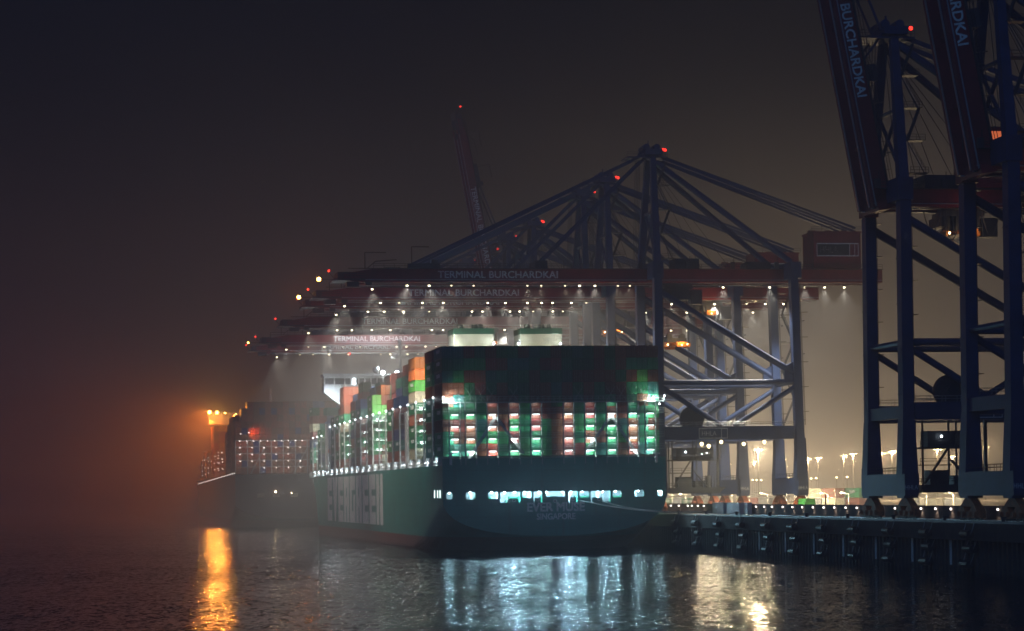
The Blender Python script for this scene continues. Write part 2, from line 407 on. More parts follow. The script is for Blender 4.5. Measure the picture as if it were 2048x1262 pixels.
    m.build('walkway', st, g)
    m = MB()
    for s in (-1, 1): m.box(-3.5, 58, s*2.7-0.12, s*2.7+0.12, 55.45, 55.68); m.box(-3.5, 58, s*4.3-0.08, s*4.3+0.08, 56.2, 56.36)
    m.build('trolley_rail', M['rail'], g)
    m = MB(); m.box(40.5, 52.5, -4.6, 4.6, 59.2, 67.8); m.box(40.3, 52.7, -4.8, 4.8, 67.8, 68.2)
    for x in (42, 46, 50): m.cbox((x, 2.0, 68.6), (1.6, 1.6, 0.8))
    h = m.build('machinery_house', rd, t)
    f = MB(); y = -4.66
    for z0 in (62.2, 65.2): f.beam((41.3, y, z0), (51.8, y, z0), 0.1, 0.22)
    for x in (41.3, 49.6, 50.9, 51.8): f.beam((x, y, z0-3.0), (x, y, z0), 0.22, 0.1)
    text(f, 'HHLA', (42.1, y+0.04, 63.0), (1,0,0), (0,0,1), 4.6, 1.5); f.build('sign_frame', M['letter'], h)
    pn = MB(); pn.box(41.5, 49.5, -4.65, -4.6, 62.3, 65.1); pn.build('sign_panel', M['steel'], h)
    wk = MB(); wk.rail((40,-4.9,59.1),(53,-4.9,59.1)); wk.rail((40,-4.7,68.2),(53,-4.7,68.2)); wk.build('railing', st, h)
    # mast frame
    for s in (-1, 1):
        m = MB(); m.beam((0.2, s*8.4, 60.0), (0.9, s*2.6, 86.6), 1.7, 1.9, up=(0,1,0), w2=1.3, h2=1.4); m.build('mast', bl, t)
        m = MB(); m.tube((1.6, s*2.7, 85.0), (33.6, s*8.2, 60.3), 0.72, 8); m.build('back_leg', bl, t)
        m = MB()
        for dz in (0, 0.9): m.beam((2.0, s*2.4, 86.4+dz*0.4), (51.5, s*3.6, 68.2+dz), 0.35, 0.5)
        m.build('back_stay', bl, t)
    m = MB(); m.box(-1.2, 3.0, -4.2, 4.2, 86.6, 88.0); m.tube((-0.6,-3,88.6),(-0.6,3,88.6),0.8,10); m.tube((2.0,-3,88.6),(2.0,3,88.6),0.8,10)
    m.box(-5.6, 4.4, -3.6, 3.6, 85.9, 86.2); m.rail((-5.6,-3.6,86.2),(4.4,-3.6,86.2)); m.box(0.3,0.6,-0.2,0.2,88,90.6)
    m.build('mast_head', bl, t)
    m = MB(); m.tube((0.7,-5.6,73),(0.7,5.6,73),0.4); m.beam((0.4,-8,60.5),(0.7,5.0,73),0.5,0.5); m.beam((0.4,8,60.5),(0.7,-5.0,73),0.5,0.5); m.build('mast_brace', bl, t)
    m = MB()
    for k in range(4):
        z0 = 61+6*k; yy = -8.6+1.35*k*1.0; m.box(1.2, 4.4, yy-1.0, yy+1.4, z0, z0+0.12); m.rail((1.2,yy-1.0,z0),(4.4,yy-1.0,z0),1.1,1.1); m.beam((1.5 if k % 2 else 4.1, yy, z0), (4.1 if k % 2 else 1.5, yy+1.3, z0+6), 0.7, 0.18)
        m.rail((1.5 if k % 2 else 4.1, yy-0.4, z0), (4.1 if k % 2 else 1.5, yy+0.9, z0+6), 1.0, 1.5, 0.04)
    m.build('mast_stair', st, t)
    m = MB()
    for q in range(6): m.tube((-1.0+0.3*q, -2.6+1.0*q, 86.4), (1.5+4.0*q, -2.4+0.9*q, 59.2), 0.07, 4)
    for q in range(4): m.tube((-2.2, -2.4+1.6*q, 86.0), (-3.2, -2.6+1.7*q, 59.3), 0.07, 4)
    m.build('hoist_rope', M['wire'], t)
    m = MB()
    for k in range(5):
        z0 = 20.8+7*k; x0, x1 = (36.3, 39.3) if k % 2 == 0 else (39.3, 36.3)
        m.beam((x0, LW+0.4, z0), (x1, LW+0.4, z0+7), 0.8, 0.2); m.rail((x0, LW, z0), (x1, LW, z0+7), 1.0, 1.6, 0.05); m.box(35.9, 40, LW-0.2, LW+1.0, z0+6.9, z0+7.05)
    m.build('leg_stair', st, t)
    m = MB()
    for x in (-3, 2, 9, 20, 31): MB().box(x-0.5, x+0.5, -5.0, -4.3, 58.95, 60.6).tube((x+0.3,-4.6,60.5),(x+0.3,-4.6,62.0),0.08,5).build('girder_cabinet', st, g)
    MB().box(6,12,-3.2,3.2,58.8,61.6).build('hoist_house', st, t); MB().box(24,30,-3.2,3.2,58.8,60.8).build('hoist_house', st, t)
    for yy, zz, r_ in ((-2.8,87.9,0.38),(-0.5,88.4,0.3)): MB().tube((4.0,yy,86.2),(4.0,yy,zz-0.2),0.08,6,1).ball((4.0,yy,zz),r_,8,5).build('beacon', [M['e_red'], st], t)
    # stair tower, lashing platform under the portal
    m = MB()
    m.box(3.5, 15.5, -6.2, -1.5, 4.6, 6.0); m.prism([(15.5,4.6),(15.5,6.0),(17.2,6.0)], -6.2, -1.5, 0, 'y')
    m.rail((3.5,-6.2,6.0),(15.5,-6.2,6.0)); m.rail((3.5,-1.5,6.0),(15.5,-1.5,6.0))
    m.box(3.5, 14.6, -6.0, -1.7, 12.4, 12.7); m.rail((3.5,-6.0,12.7),(14.6,-6.0,12.7)); m.box(5.0, 13.5, -5.6, -2.0, 12.7, 15.6); m.box(13.0,14.4,-5.2,-2.4,13,15.8)
    for x in (4.0, 10.0): m.box(x-0.15, x+0.15, -5.9, -5.6, 6.0, 17.4); m.box(x-0.15, x+0.15, -2.2, -1.9, 6.0, 17.4)
    m.box(15.0, 15.5, -6.0, -5.5, 6.0, 17.4)
    m.beam((4.2,-6.0,6.2),(8.4,-6.0,12.4),0.8,0.25); m.beam((12.5,-6.0,6.2),(9.0,-6.0,10.4),0.8,0.25); m.box(3.4,9.0,-6.2,-5.2,9.4,9.6); m.rail((3.4,-6.2,9.6),(9.0,-6.2,9.6))
    m.box(5.4, 8.8, -5.4, -2.4, 6.0, 8.6); m.tube((13.2,-4,6.0),(13.2,-4,8.8),0.6,8); m.box(9.6,11.6,-5.5,-3,6,7.6)
    for x in (12.0,12.6,13.6,14.4): m.tube((x,-6.2,6),(x,-6.2,8.9),0.08,4)
    m.build('lashing_platform', st, t)
    cb = MB(); cb.ball((7.2, -6.3, 14.6), 0.22, 6, 4); cb.ball((11.2, -6.3, 14.0), 0.14, 6, 4); cb.ball((12.4, -6.3, 14.3), 0.14, 6, 4); cb.build('platform_lamp', M['e_white'], t)
    m = MB(); m.tube((8.5, -8.0, 22.6), (8.5, -6.9, 22.6), 3.0, 28); m.tube((8.5,-8.2,22.6),(8.5,-6.7,22.6),0.8,12); m.box(7.9,9.1,-6.9,-6.3,18,23); m.build('cable_reel', st, t)
    return t
def make_boom(t):
    m = MB()
    for s in (-1, 1): m.prism([(0,0),(0,3.3),(-63,3.3),(-71,2.0),(-71,0.6),(-68,0.0)], s*3.6-0.65, s*3.6+0.65, 0, 'y')
    for x in range(-66, 0, 11): m.box(x-0.3, x+0.3, -2.95, 2.95, 1.2, 2.8)
    m.box(-0.8, 0.9, -4.6, 4.6, 0.8, 3.2)
    b = m.build('boom', M['crane_red'], t, (-3.7, 0, 55.7))
    m = MB(); m.rail((-64,-4.4,3.3),(-1,-4.4,3.3), r=0.06); m.box(-70, -1, -5.2, -4.3, 3.1, 3.25)
    m.rail((-73,-4.6,0.9),(-66,-4.6,0.9), r=0.06); m.box(-73.5,-66,-4.7,4.7,0.4,0.8); m.box(-72.5,-69.5,-4.2,4.2,0.8,2.4)
    m.box(-70.5,-67.5,-5.0,-3.0,-1.2,0.0); m.box(-66,-64.5,-4.9,-3.0,-0.8,0.0)
    m.path([(-66.0,-4.4,3.0),(-66.0,-4.4,7.0),(-61.0,-4.4,7.0)], 0.14); m.path([(-65.5,-4.4,3.2),(-63.5,-4.4,4.9),(-58.5,-4.4,5.3)], 0.14)
    m.path([(-54.8,-4.2,3.2),(-54.8,-4.2,8.4),(-50.6,-4.2,8.4)], 0.14); m.box(-55.8,-48,-4.4,-3,3.3,4.4); m.box(-50,-48.6,-4.4,-3,4.4,5.3)
    m.box(-25,-22,-4.3,4.3,3.3,5.2)
    for x in (-30,-18,-9): m.tube((x,-4.2,3.3),(x,-4.2,5.4),0.12,5)
    m.build('boom_walkway', M['steel'], b)
    m = MB()
    for s in (-1, 1): m.box(-66, 0, s*2.7-0.12, s*2.7+0.12, -0.26, -0.02); m.box(-66, 0, s*4.33-0.1, s*4.33+0.1, 0.45, 0.65)
    m.build('trolley_rail', M['rail'], b)
    m = MB(); text(m, 'TERMINAL BURCHARDKAI', (-48.6, -4.27, 0.95), (1,0,0), (0,0,1), 29.0, 1.65, fat=0.09)
    m.build('lettering', M['letter'], b)
    bc = MB(); bc.ball((-74.6,-4.6,2.6),0.3,8,5); bc.path([(-73.4,-4.6,0.9),(-74.6,-4.6,2.2)],0.07,5,1); bc.build('beacon', [M['e_red'], M['steel']], b)
    return b
LAMPX = (-60, -55, -49, -43, -31, -27.4, -21, -17.6, -13.7, -9, -5)
def add_boom_lamps(b, power=1.0):
    for x in (-68.2,) + LAMPX:
        z = -0.75 if x > -66 else -1.6
        x += lrng.uniform(-0.7, 0.7); dim = lrng.random() < 0.3
        obj('floodlight', bulb_dim if dim else bulb_warm, b, (x+3.7, -4.0, z)); light('SPOT', (x+3.7, -4.0, z-0.5), 0, WARM, b, data=boom_dim if dim else boom_spot, direction=(lrng.uniform(-0.2,0.2), lrng.uniform(-0.15,0.15), -1))
def add_girder_lamps(t):
    for x in (17.7, 29.4, 38.2, 43.3, 48.3):
        obj('floodlight', bulb_warm, t, (x, -4.0, 54.6)); light('SPOT', (x, -4.0, 54.1), 0, WARM, t, data=boom_spot)
def add_stays(t):
    for s in (-1, 1):
        m = MB()
        for dz in (0, 0.8): m.beam((-0.4, s*2.6, 87.0+dz*0.3), (-58.5, s*3.7, 59.3+dz), 0.3, 0.42)
        m.build('fore_stay', M['crane_blue'], t)
        m = MB(); m.beam((-0.4, s*2.5, 86.6), (-28.5, s*3.7, 59.2), 0.4, 0.6); m.build('fore_stay', M['crane_blue'], t)
def add_folded_stays(t, beta):
    for s in (-1, 1):
        m = MB()
        for L, o in ((26, 0.5), (52, -0.3)):
            e = Vector((-3.7 - L*math.cos(beta) + 3.6*math.sin(beta), s*3.0, 55.7 + L*math.sin(beta) + 3.6*math.cos(beta)))
            m.beam((o-1, s*2.4, 87.6), e, 0.25, 0.4)
        m.build('fore_stay', M['crane_blue'], t)
def add_trolley(t, x, drop, e=900):
    m = MB(); m.box(x-3.5, x+3.5, -3.4, 3.4, 54.2, 55.2); m.box(x-3.0, x+3.0, -2.2, 2.2, 55.2, 56.6)
    m.box(x+3.4, x+6.2, -2.6, 0.4, 50.6, 54.0); m.rail((x-3.5,-3.4,54.2),(x+3.5,-3.4,54.2))
    m.box(x-4.2,x-2.6,-3.0,3.0,52.4,54.2); m.box(x-1.5,x+2.8,-3.2,-1.6,51.6,54.2); m.box(x-1.5,x+2.8,1.6,3.2,51.9,54.2); m.tube((x-0.5,-3.3,52.6),(x-0.5,3.3,52.6),0.9,12); m.tube((x+2.0,-3.3,52.3),(x+2.0,3.3,52.3),0.7,12)
    for q in range(6): m.tube((x-3.5+1.3*q,-3.4,54.2),(x-3.2+1.3*q,-3.5,51.2-0.4*(q % 3)),0.1,5)
    tr = m.build('trolley', M['steel'], t)
    z = 54 - drop
    m = MB()
    for dx in (-2, -1.6, 1.6, 2):
        for y in (-1.4, 1.4): m.tube((x+dx, y, 54.2), (x+dx*0.8, y, z+2.4), 0.06, 4)
    m.build('hoist_rope', M['wire'], tr)
    m = MB(); m.box(x-2.4, x+2.4, -1.6, 1.6, z+0.9, z+1.9)
    for dx in (-1.6, 1.6): m.tube((x+dx,-0.7,z+2.3),(x+dx,0.7,z+2.3),0.75,10)
    m.build('head_block', M['steel'], tr)
    m = MB(); m.box(x-1.1, x+1.1, -6.0, 6.0, z, z+0.7)
    for y in (-6.0, 6.0): m.box(x-1.25, x+1.25, y-0.3, y+0.3, z-0.5, z+0.6)
    m.box(x-3.0,x+3.0,-0.8,0.8,z+0.1,z+0.9); m.box(x-3.1,x-2.5,-2.6,2.6,z-0.3,z+0.6); m.box(x+2.5,x+3.1,-2.6,2.6,z-0.3,z+0.6)
    m.build('spreader', M['spreader'], tr)
    lb = MB(); lb.ball((x-2.6,-2.9,z+0.2),0.22,6,4); lb.ball((x+2.2,-2.9,z+0.3),0.22,6,4); lb.ball((x,-6.4,z-0.1),0.18,6,4); lb.build('spreader_lamp', M['e_tan'], tr)
    light('POINT', (x, -7.2, z+1.2), e, TAN, t, 0.3)
    light('POINT', (x, -3.0, z+4.0), e, TAN, t, 0.3)

RB = 138.1
base = make_crane()                              # first crane: boom lowered over the ship
CR = 'ship to shore cranes along the quay'
specs = [ # a, lowered?, label
    (586.9, 1, 'blue container crane nearest the green stern, boom lowered, braced legs beside the hull'),
    (639.7, 1, 'second lowered crane behind the nearest one, orange lamp on its boom tip'),
    (669.8, 1, 'third lowered crane, its lettering half hidden under the boom in front'),
    (745.0, 1, 'hazy grey lowered crane, fourth boom down, above the ship bridge'),
    (828.0, 1, 'hazy crane with brightly lit red boom and clear white lettering above the bridge'),
    (873.0, 1, 'farthest lowered crane, lettering cut off under the bright red boom'),
    (790.0, 0, 'distant foggy crane with its boom raised high into the dark sky'),
    (408.0, 0, 'dark blue crane with raised red boom, left of the two at the right edge'),
    (359.4, 0, 'nearest dark crane with raised boom, cut off by the right edge'),
]
cranes = []
for i, (a, low, lab) in enumerate(specs):
    t = base if i == 0 else copy_tree(base)
    cranes.append(t); t.location = P(a, RB, QZ); t.rotation_euler = (0, 0, TH); t['label'] = lab; t['group'] = CR
b0 = make_boom(cranes[0])
booms = [b0]
for i in range(1, 9): booms.append(copy_tree(b0, cranes[i]))
for i in range(6):
    add_boom_lamps(booms[i]); add_girder_lamps(cranes[i])
    add_stays(cranes[i])
for i, deg in ((6, 79.8), (7, 80.0), (8, 80.0)):
    cranes[i].scale = (1, 1, 1.0 if i == 6 else 0.955); booms[i].rotation_euler = (0, R(deg), 0); add_folded_stays(cranes[i], R(deg))
for i, x, d in ((0, 6.6, 13.5), (1, 28, 2.0), (2, 9, 5), (3, -14, 3), (7, 13.0, 3.0), (8, 9.0, 2.5)): add_trolley(cranes[i], x, d, 900 if i < 4 else 260)
# tip lamps of the first two booms, a fainter one on the fifth
for i, e in ((0, 2200), (1, 3500), (4, 800)):
    m = MB(); m.ball((-77.0, -4.6, 0.6), 0.5 if i < 2 else 0.3, 8, 6); m.path([(-73.4,-4.6,0.6),(-76.6,-4.6,0.6)], 0.08, 5, 1); m.build('tip_lamp', [M['e_sod'], M['steel']], booms[i])
    light('POINT', (-78.2, -4.6, 0.6), e, SODIUM, booms[i], 0.3)
# portal floodlights of the first crane, over the road
for x, y in ((1402,888),(1416,892),(1441,884),(1486,888),(1527,884)):
    b, z = inv(x, y, 586.9-9.25)
    m = MB(); m.ball((0,0,0), 0.42, 8, 6); m.box(-0.3,0.3,0.2,0.6,0.1,0.7,1); m.build('portal_floodlight', [M['e_tan'], M['steel']], cranes[0], (b-RB, -9.9, z-QZ))
    light('SPOT', (b-RB, -10.2, z-QZ-0.7), 6500, (1.0,0.82,0.50), cranes[0], 0.4, 165, 0.6, (0, -0.45, -1))
# lit cabin and lamps high on the dark crane, hanging cables
m = MB(); m.box(12, 20.4, -5.4, -1, 59.1, 69.6); m.box(11.7, 20.7, -5.6, -0.8, 69.6, 70.0); m.rail((17,-6.3,59.1),(28,-6.3,59.1)); cbn = m.build('electrical_cabin', M['crane_red'], cranes[7])
m = MB(); 
for x0, x1, z0, z1 in ((17.2,20.1,67.4,69.2),(16.0,20.1,65.0,66.9),(17.2,20.1,63.9,64.5)): m.box(x0,x1,-5.46,-5.4,z0,z1)
m.build('window', M['e_oran'], cbn)
m = MB(); m.ball((17.5,-5.9,72.4),0.16,6,4); m.ball((15.0,-5.9,71.0),0.16,6,4); m.path([(14,-5.6,70.0),(14,-5.6,72.9),(18,-5.6,72.9)],0.08,5,1); m.build('cabin_lamp', [M['e_tan'], M['steel']], cranes[7])
for i in (7, 8):
    m = MB()
    for k in range(7):
        x0 = 5+3.5*k; pts = [(x0+3.2*j/8, -4.9, 55.0-6.5*(1-((j-4)/4)**2)*(0.6+0.4*((k*37) % 5)/4)) for j in range(9)]; m.path(pts, 0.09, 5)
    m.build('festoon_cable', M['wire'], cranes[i])
    m = MB(); m.box(-1.3,1.3,LW-1.5,LW+1.5,55.2,63.5); m.build('leg_head', M['crane_red'], cranes[i])

# ------------------------------------------------------------------ the green ship
SA, SB = 545.3, 106.2
ship = thing('container_ship', 'huge green container ship seen from its stern, loaded high and lit by deck lamps', 'ship', P(SA, SB, 0), group=None)
def S(x, y, a): b, z = inv(x, y, a); return b - SB, z
def ship_paint(name, top, boot, zb):
    m = mat(name, top, 0.42, var=0.18, scale=0.12); t = m.node_tree; b = t.nodes['Principled BSDF']
    src = b.inputs['Base Color'].links[0].from_socket
    tc0 = t.nodes.new('ShaderNodeTexCoord'); mp = t.nodes.new('ShaderNodeMapping'); mp.inputs['Scale'].default_value = (0.9, 0.9, 0.05)
    wn = t.nodes.new('ShaderNodeTexNoise'); wn.inputs['Scale'].default_value = 1; wn.inputs['Detail'].default_value = 5
    wr = t.nodes.new('ShaderNodeValToRGB'); wr.color_ramp.elements[0].position = 0.56; wr.color_ramp.elements[1].position = 0.78
    wr.color_ramp.elements[0].color = (0, 0, 0, 1); wr.color_ramp.elements[1].color = (0.55, 0.55, 0.55, 1)
    t.links.new(tc0.outputs['Object'], mp.inputs[0]); t.links.new(mp.outputs[0], wn.inputs['Vector']); t.links.new(wn.outputs['Fac'], wr.inputs[0])
    sx_ = t.nodes.new('ShaderNodeSeparateXYZ'); t.links.new(tc0.outputs['Object'], sx_.inputs[0])
    sa = t.nodes.new('ShaderNodeMath'); sa.operation = 'ADD'; t.links.new(sx_.outputs['X'], sa.inputs[0]); t.links.new(sx_.outputs['Y'], sa.inputs[1])
    cx_ = t.nodes.new('ShaderNodeCombineXYZ'); t.links.new(sa.outputs[0], cx_.inputs[0]); t.links.new(sx_.outputs['Z'], cx_.inputs[1])
    bt = t.nodes.new('ShaderNodeTexBrick'); bt.inputs['Scale'].default_value = 1.0; bt.inputs['Brick Width'].default_value = 9.0; bt.inputs['Row Height'].default_value = 2.6; bt.inputs['Mortar Size'].default_value = 0.05
    bt.inputs['Color1'].default_value = (1, 1, 1, 1); bt.inputs['Color2'].default_value = (0.86, 0.86, 0.86, 1); bt.inputs['Mortar'].default_value = (0.55, 0.55, 0.55, 1)
    t.links.new(cx_.outputs[0], bt.inputs['Vector'])
    sm = t.nodes.new('ShaderNodeMix'); sm.data_type = 'RGBA'; sm.blend_type = 'MULTIPLY'; sm.inputs[0].default_value = 1.0
    t.links.new(src, sm.inputs[6]); t.links.new(bt.outputs['Color'], sm.inputs[7]); src = sm.outputs[2]
    wm = t.nodes.new('ShaderNodeMix'); wm.data_type = 'RGBA'; wm.inputs[7].default_value = (0.09, 0.075, 0.05, 1)
    t.links.new(wr.outputs[0], wm.inputs[0]); t.links.new(src, wm.inputs[6]); src = wm.outputs[2]
    tc = t.nodes.new('ShaderNodeTexCoord'); sp = t.nodes.new('ShaderNodeSeparateXYZ'); t.links.new(tc.outputs['Object'], sp.inputs[0])
    gt = t.nodes.new('ShaderNodeMath'); gt.operation = 'LESS_THAN'; gt.inputs[1].default_value = zb; t.links.new(sp.outputs['Z'], gt.inputs[0])
    mx = t.nodes.new('ShaderNodeMix'); mx.data_type = 'RGBA'; mx.inputs[7].default_value = (*boot, 1)
    t.links.new(gt.outputs[0], mx.inputs[0]); t.links.new(src, mx.inputs[6]); t.links.new(mx.outputs[2], b.inputs['Base Color'])
    return m
def section(B, zd, zc, zs, n, fl):
    """one side of a hull section, keel to deck; fl narrows the waterline (bow)"""
    pts = []
    for i in range(15):
        t = i/14; z = zc + (zs-zc)*(1-math.cos(t*math.pi/2)); k = (zs-z)/(zs-zc)
        pts.append((B*fl*max(0, 1-k**n)**(1/n), z))
    for j in range(1, 7):
        t = j/6; pts.append((B*(fl + (1-fl)*t**1.3), zs + (zd-zs)*t))
    return pts
def hull_mesh(L, B, zd, zt, zsides):
    st = [(0,B,zt,zsides,1), (8,B,zt-1.5,zsides-1.5,1), (18,B,zt-4.5,zsides-4,1), (30,B,-3,4,1), (50,B,-4,1,1)]
    st += [(y, B, -4, 0.5, 1) for y in (120, 200, 260, L-80)]
    for k, (fr, fl) in enumerate(((0.995,0.93),(0.96,0.8),(0.88,0.62),(0.74,0.42),(0.5,0.22),(0.05,0.05))): st.append((L-62+12*k, B*fr, -4, 0.5, fl))
    mb = MB(); rows = []
    for y, b, zc, zs, fl in st:
        sec = section(b, zd + max(0, (y-L+60))*0.08, zc, zs, 2.4, fl); rows.append([(-x, y, z) for x, z in reversed(sec)] + [(x, y, z) for x, z in sec[1:]])
    n = len(rows[0])
    for r in rows: mb.v += r
    for i in range(len(rows)-1):
        for j in range(n-1): mb.f.append((i*n+j, (i+1)*n+j, (i+1)*n+j+1, i*n+j+1)); mb.m.append(0)
    return mb, rows[0]
BW = 25.5
hb, sec0 = hull_mesh(366, BW, 19.5, 3.4, 12.0)
green_hull = ship_paint('green_hull_paint', (0.012, 0.30, 0.25), (0.17, 0.04, 0.033), 3.2)
hull = hb.build('hull', green_hull, ship)
# stern plate with the openings of the mooring deck
half = section(BW, 20.9, 3.4, 12.0, 2.4, 1)
outl = [(-x, z) for x, z in reversed(half)] + [(x, z) for x, z in half[1:]]
WIN = [(892,905,985,999),(931,951,984,999),(976,996,984,998),(1000,1040,984,996),(1043,1063,983,996),(1067,1084,983,995),(1091,1129,982,993),
       (1137,1155,982,994),(1158,1178,982,995),(1181,1221,982,994),(1224,1243,981,995),(1268,1288,980,993),(1314,1326,980,992)]
holes = []; wins = []
for i, (x0, x1, y0, y1) in enumerate(WIN):
    a, z1 = S(x0, y0, SA); b, z0 = S(x1, y1, SA); wins.append((a, b, z0, z1))
    if i in (3, 9):
        # a wide opening with two deep notches at its sides for the fairleads
        zl = z0 - 1.0; w = b - a
        if i == 3: pts = [(a+0.2,z1),(b-0.2,z1),(b,z1-0.2),(b,z0),(b-0.12,zl),(b-0.3,zl),(b-0.34,z0-0.05),(a+0.42*w,z0-0.05),(a+0.40*w,zl),(a,zl),(a,z1-0.2)]
        else: pts = [(a+0.2,z1),(b-0.2,z1),(b,z1-0.2),(b,zl),(b-0.4*w,zl),(b-0.42*w,z0-0.05),(a+0.34,z0-0.05),(a+0.3,zl),(a+0.12,zl),(a,z0),(a,z1-0.2)]
        holes.append(pts)
    elif i in (5, 7):
        zl = z0 - 1.1
        holes.append([(a,z1-0.15),(a,zl),(a+0.22,zl),(a+0.24,z0),(b-0.24,z0),(b-0.22,zl),(b,zl),(b,z1-0.15),(b-0.2,z1),(a+0.2,z1)])
    else: holes.append(rrect(a, b, z0, z1, 0.38))
vs, fs = plate(outl, holes, 0.24)
tm = MB(); tm.add(vs, fs); tr = tm.build('transom', green_hull, ship, (0, 0.0, 0))
ck = MB()
for x, y in ((1016.5,1002),(1027.5,1001),(1075.5,999.5),(1110,1002),(1146,999),(1198,998)):
    cx, cz = S(x, y, SA); pts = rrect(cx-0.34, cx+0.34, cz-0.26, cz+0.26, 0.14, 3)
    for q0, q1 in zip(pts, pts[1:]+pts[:1]): ck.beam((q0[0], -0.16, q0[1]), (q1[0], -0.16, q1[1]), 0.14, 0.14)
    ck.box(cx-0.3, cx+0.3, -0.135, -0.125, cz-0.2, cz+0.2, 1)
ck.build('chock', [M['letter'], M['steel']], tr)
fr = MB()
for (a, b, z0, z1) in [w for i, w in enumerate(wins) if i not in (3,5,7,9)]:
    pts = rrect(a-0.02, b+0.02, z0-0.02, z1+0.02, 0.4)
    for q0, q1 in zip(pts, pts[1:]+pts[:1]): fr.beam((q0[0], -0.15, q0[1]), (q1[0], -0.15, q1[1]), 0.12, 0.12)
fr.build('opening_rim', M['green'], tr)
m = MB()
x0, z1 = S(1054, 1006.5, SA); x1, z0 = S(1168, 1022, SA); text(m, 'EVER MUSE', (x0, -0.13, z0), (1,0,0), (0,0,1), x1-x0, z1-z0, fat=0.18)
x0, z1 = S(1073, 1027.5, SA); x1, z0 = S(1150, 1038.5, SA); text(m, 'SINGAPORE', (x0, -0.13, z0), (1,0,0), (0,0,1), x1-x0, z1-z0, fat=0.11)
m.build('name_lettering', M['letter'], tr)
# mooring deck behind the openings
m = MB(); m.box(-24.8, 24.8, 0.2, 13, 9.9, 10.1); m.box(-24.8, 24.8, 0.2, 13, 14.4, 14.6); m.box(-24.8, 24.8, 12.8, 13, 10.1, 14.4); m.box(-24.9,-24.7,0.2,13,10.1,14.4); m.box(24.7,24.9,0.2,13,10.1,14.4)
for x in (-18.5,-12.5,-5.2,3.6,10.5,19.2): m.box(x-0.3,x+0.3,3.5,4.1,10.1,14.4)
md = m.build('mooring_deck', M['white'], ship)
for x in (-16.4, -8.6, -1.2, 6.6, 15.3):
    w = MB(); w.tube((x-1.1,4.6,11.2),(x+1.1,4.6,11.2),0.95,16); w.tube((x-1.25,4.6,11.2),(x-1.1,4.6,11.2),1.2,16); w.tube((x+1.1,4.6,11.2),(x+1.25,4.6,11.2),1.2,16); w.box(x+1.3,x+2.4,4.0,5.2,10.1,12.2); w.box(x-1.9,x-1.3,4.2,5.0,10.1,11.6)
    w.build('mooring_winch', M['green'], ship)
for x, y, e in ((899,985.5,800),(941,985,700),(984,985,700),(1010,985.5,1500),(1030,985,3800),(1050,984.5,900),(1079,984.5,1200),(1094,984.5,1100),(1126,984,1100),(1143,984,3800),(1165,983.5,900),(1206,983.5,1500),(1232,982.5,900),(1277,982,900),(1319,982,500)):
    cx, cz = S(x, y, SA); cz = min(cz, 13.3)
    m = MB(); m.ball((0,0,0),0.22,8,5,0,0.6); m.tube((0,0,0.1),(0,0,14.4-cz),0.05,4,1); m.build('deck_lamp', [M['e_star'], M['white']], ship, (cx, 0.55, cz))
    light('POINT', (cx, 0.75, cz-0.45), e*1.85, (0.40, 0.78, 1.0), ship, 0.2)
# glowing plates on the port quarter, standing in for lamplight in its slots
for x in (869.5, 875.5, 880.5):
    a_, z_ = inv_b(x, 992, SB-BW); yy = a_-SA; MB().box(-BW-0.06, -BW-0.02, yy-0.35, yy+0.35, 12.2, 13.9).build('side_glow_plate', M['e_tube'], ship)
# giant name on the port side
def block_letter(ch):
    """cut-outs of a fat block letter in a unit cell, as a test of (u, v)"""
    def E(u, v): return not (u > 0.38 and (0.25 < v < 0.37 or 0.58 < v < 0.70))
    def G(u, v): return not ((u > 0.38 and 0.60 < v < 0.70) or (0.38 < u < 0.62 and 0.25 < v < 0.6)) 
    def Rr(u, v): return not (0.40 < u < 0.60 and (0.55 < v < 0.74 or v < 0.36)) 
    def V(u, v): return abs(u-0.5) < 0.10 + 0.42*v and not (v > 0.5 and abs(u-0.5) < 0.16*(v-0.5))
    def N(u, v): return not ((0.36 < u < 0.36+0.28*(1-v)*0.9 and v < 0.62) or (0.64-0.28*v*0.9 < u < 0.64 and v > 0.38))
    return dict(E=E, G=G, R=Rr, V=V, N=N)[ch]
m = MB(); cw, ch_ = 148/9.0, 13.7; NU, NV = 24, 40
for li, ch in enumerate('EVERGREEN'):
    fn = block_letter(ch); yl = 255 - cw*li - 0.9; lw = cw - 2.4
    cols = []
    for iu in range(NU):
        runs = []; iv = 0
        while iv < NV:
            if fn((iu+0.5)/NU, (iv+0.5)/NV):
                j0 = iv
                while iv < NV and fn((iu+0.5)/NU, (iv+0.5)/NV): iv += 1
                runs.append((j0, iv))
            else: iv += 1
        if cols and cols[-1][2] == runs: cols[-1][1] = iu+1
        else: cols.append([iu, iu+1, runs])
    for u0, u1, runs in cols:
        for j0, j1 in runs: m.box(-BW-0.05, -BW-0.02, yl-lw*u1/NU, yl-lw*u0/NU, 5.0+ch_*j0/NV, 5.0+ch_*j1/NV)
m.build('hull_lettering', M['letter'], ship)
# decks, hatch covers, bulwark posts and rail
PITCH = 14.46; Y0 = 0.9; ZB = 21.5; TIER = 2.74; ROW = 2.515
m = MB(); m.box(-25.4, 25.4, 0.3, 320, 19.0, 19.5); m.build('main_deck', M['deck'], ship)
m = MB()
for k in range(22):
    if k in (4, 17): continue
    m.box(-23.0, 23.0, Y0+PITCH*k+1.2, Y0+PITCH*k+13.2, 19.5, ZB-0.03)
    for j in range(3): m.box(-25.2, -23.4, Y0+PITCH*k+1.4+5.6*j, Y0+PITCH*k+2.0+5.6*j, 19.5, ZB-0.03)
m.build('hatch_covers', M['lash'], ship)
m = MB(); m.rail((-25.3, 8, 19.5), (-25.3, 318, 19.5), 1.2, 2.4, 0.06); m.build('deck_railing', M['white'], ship)
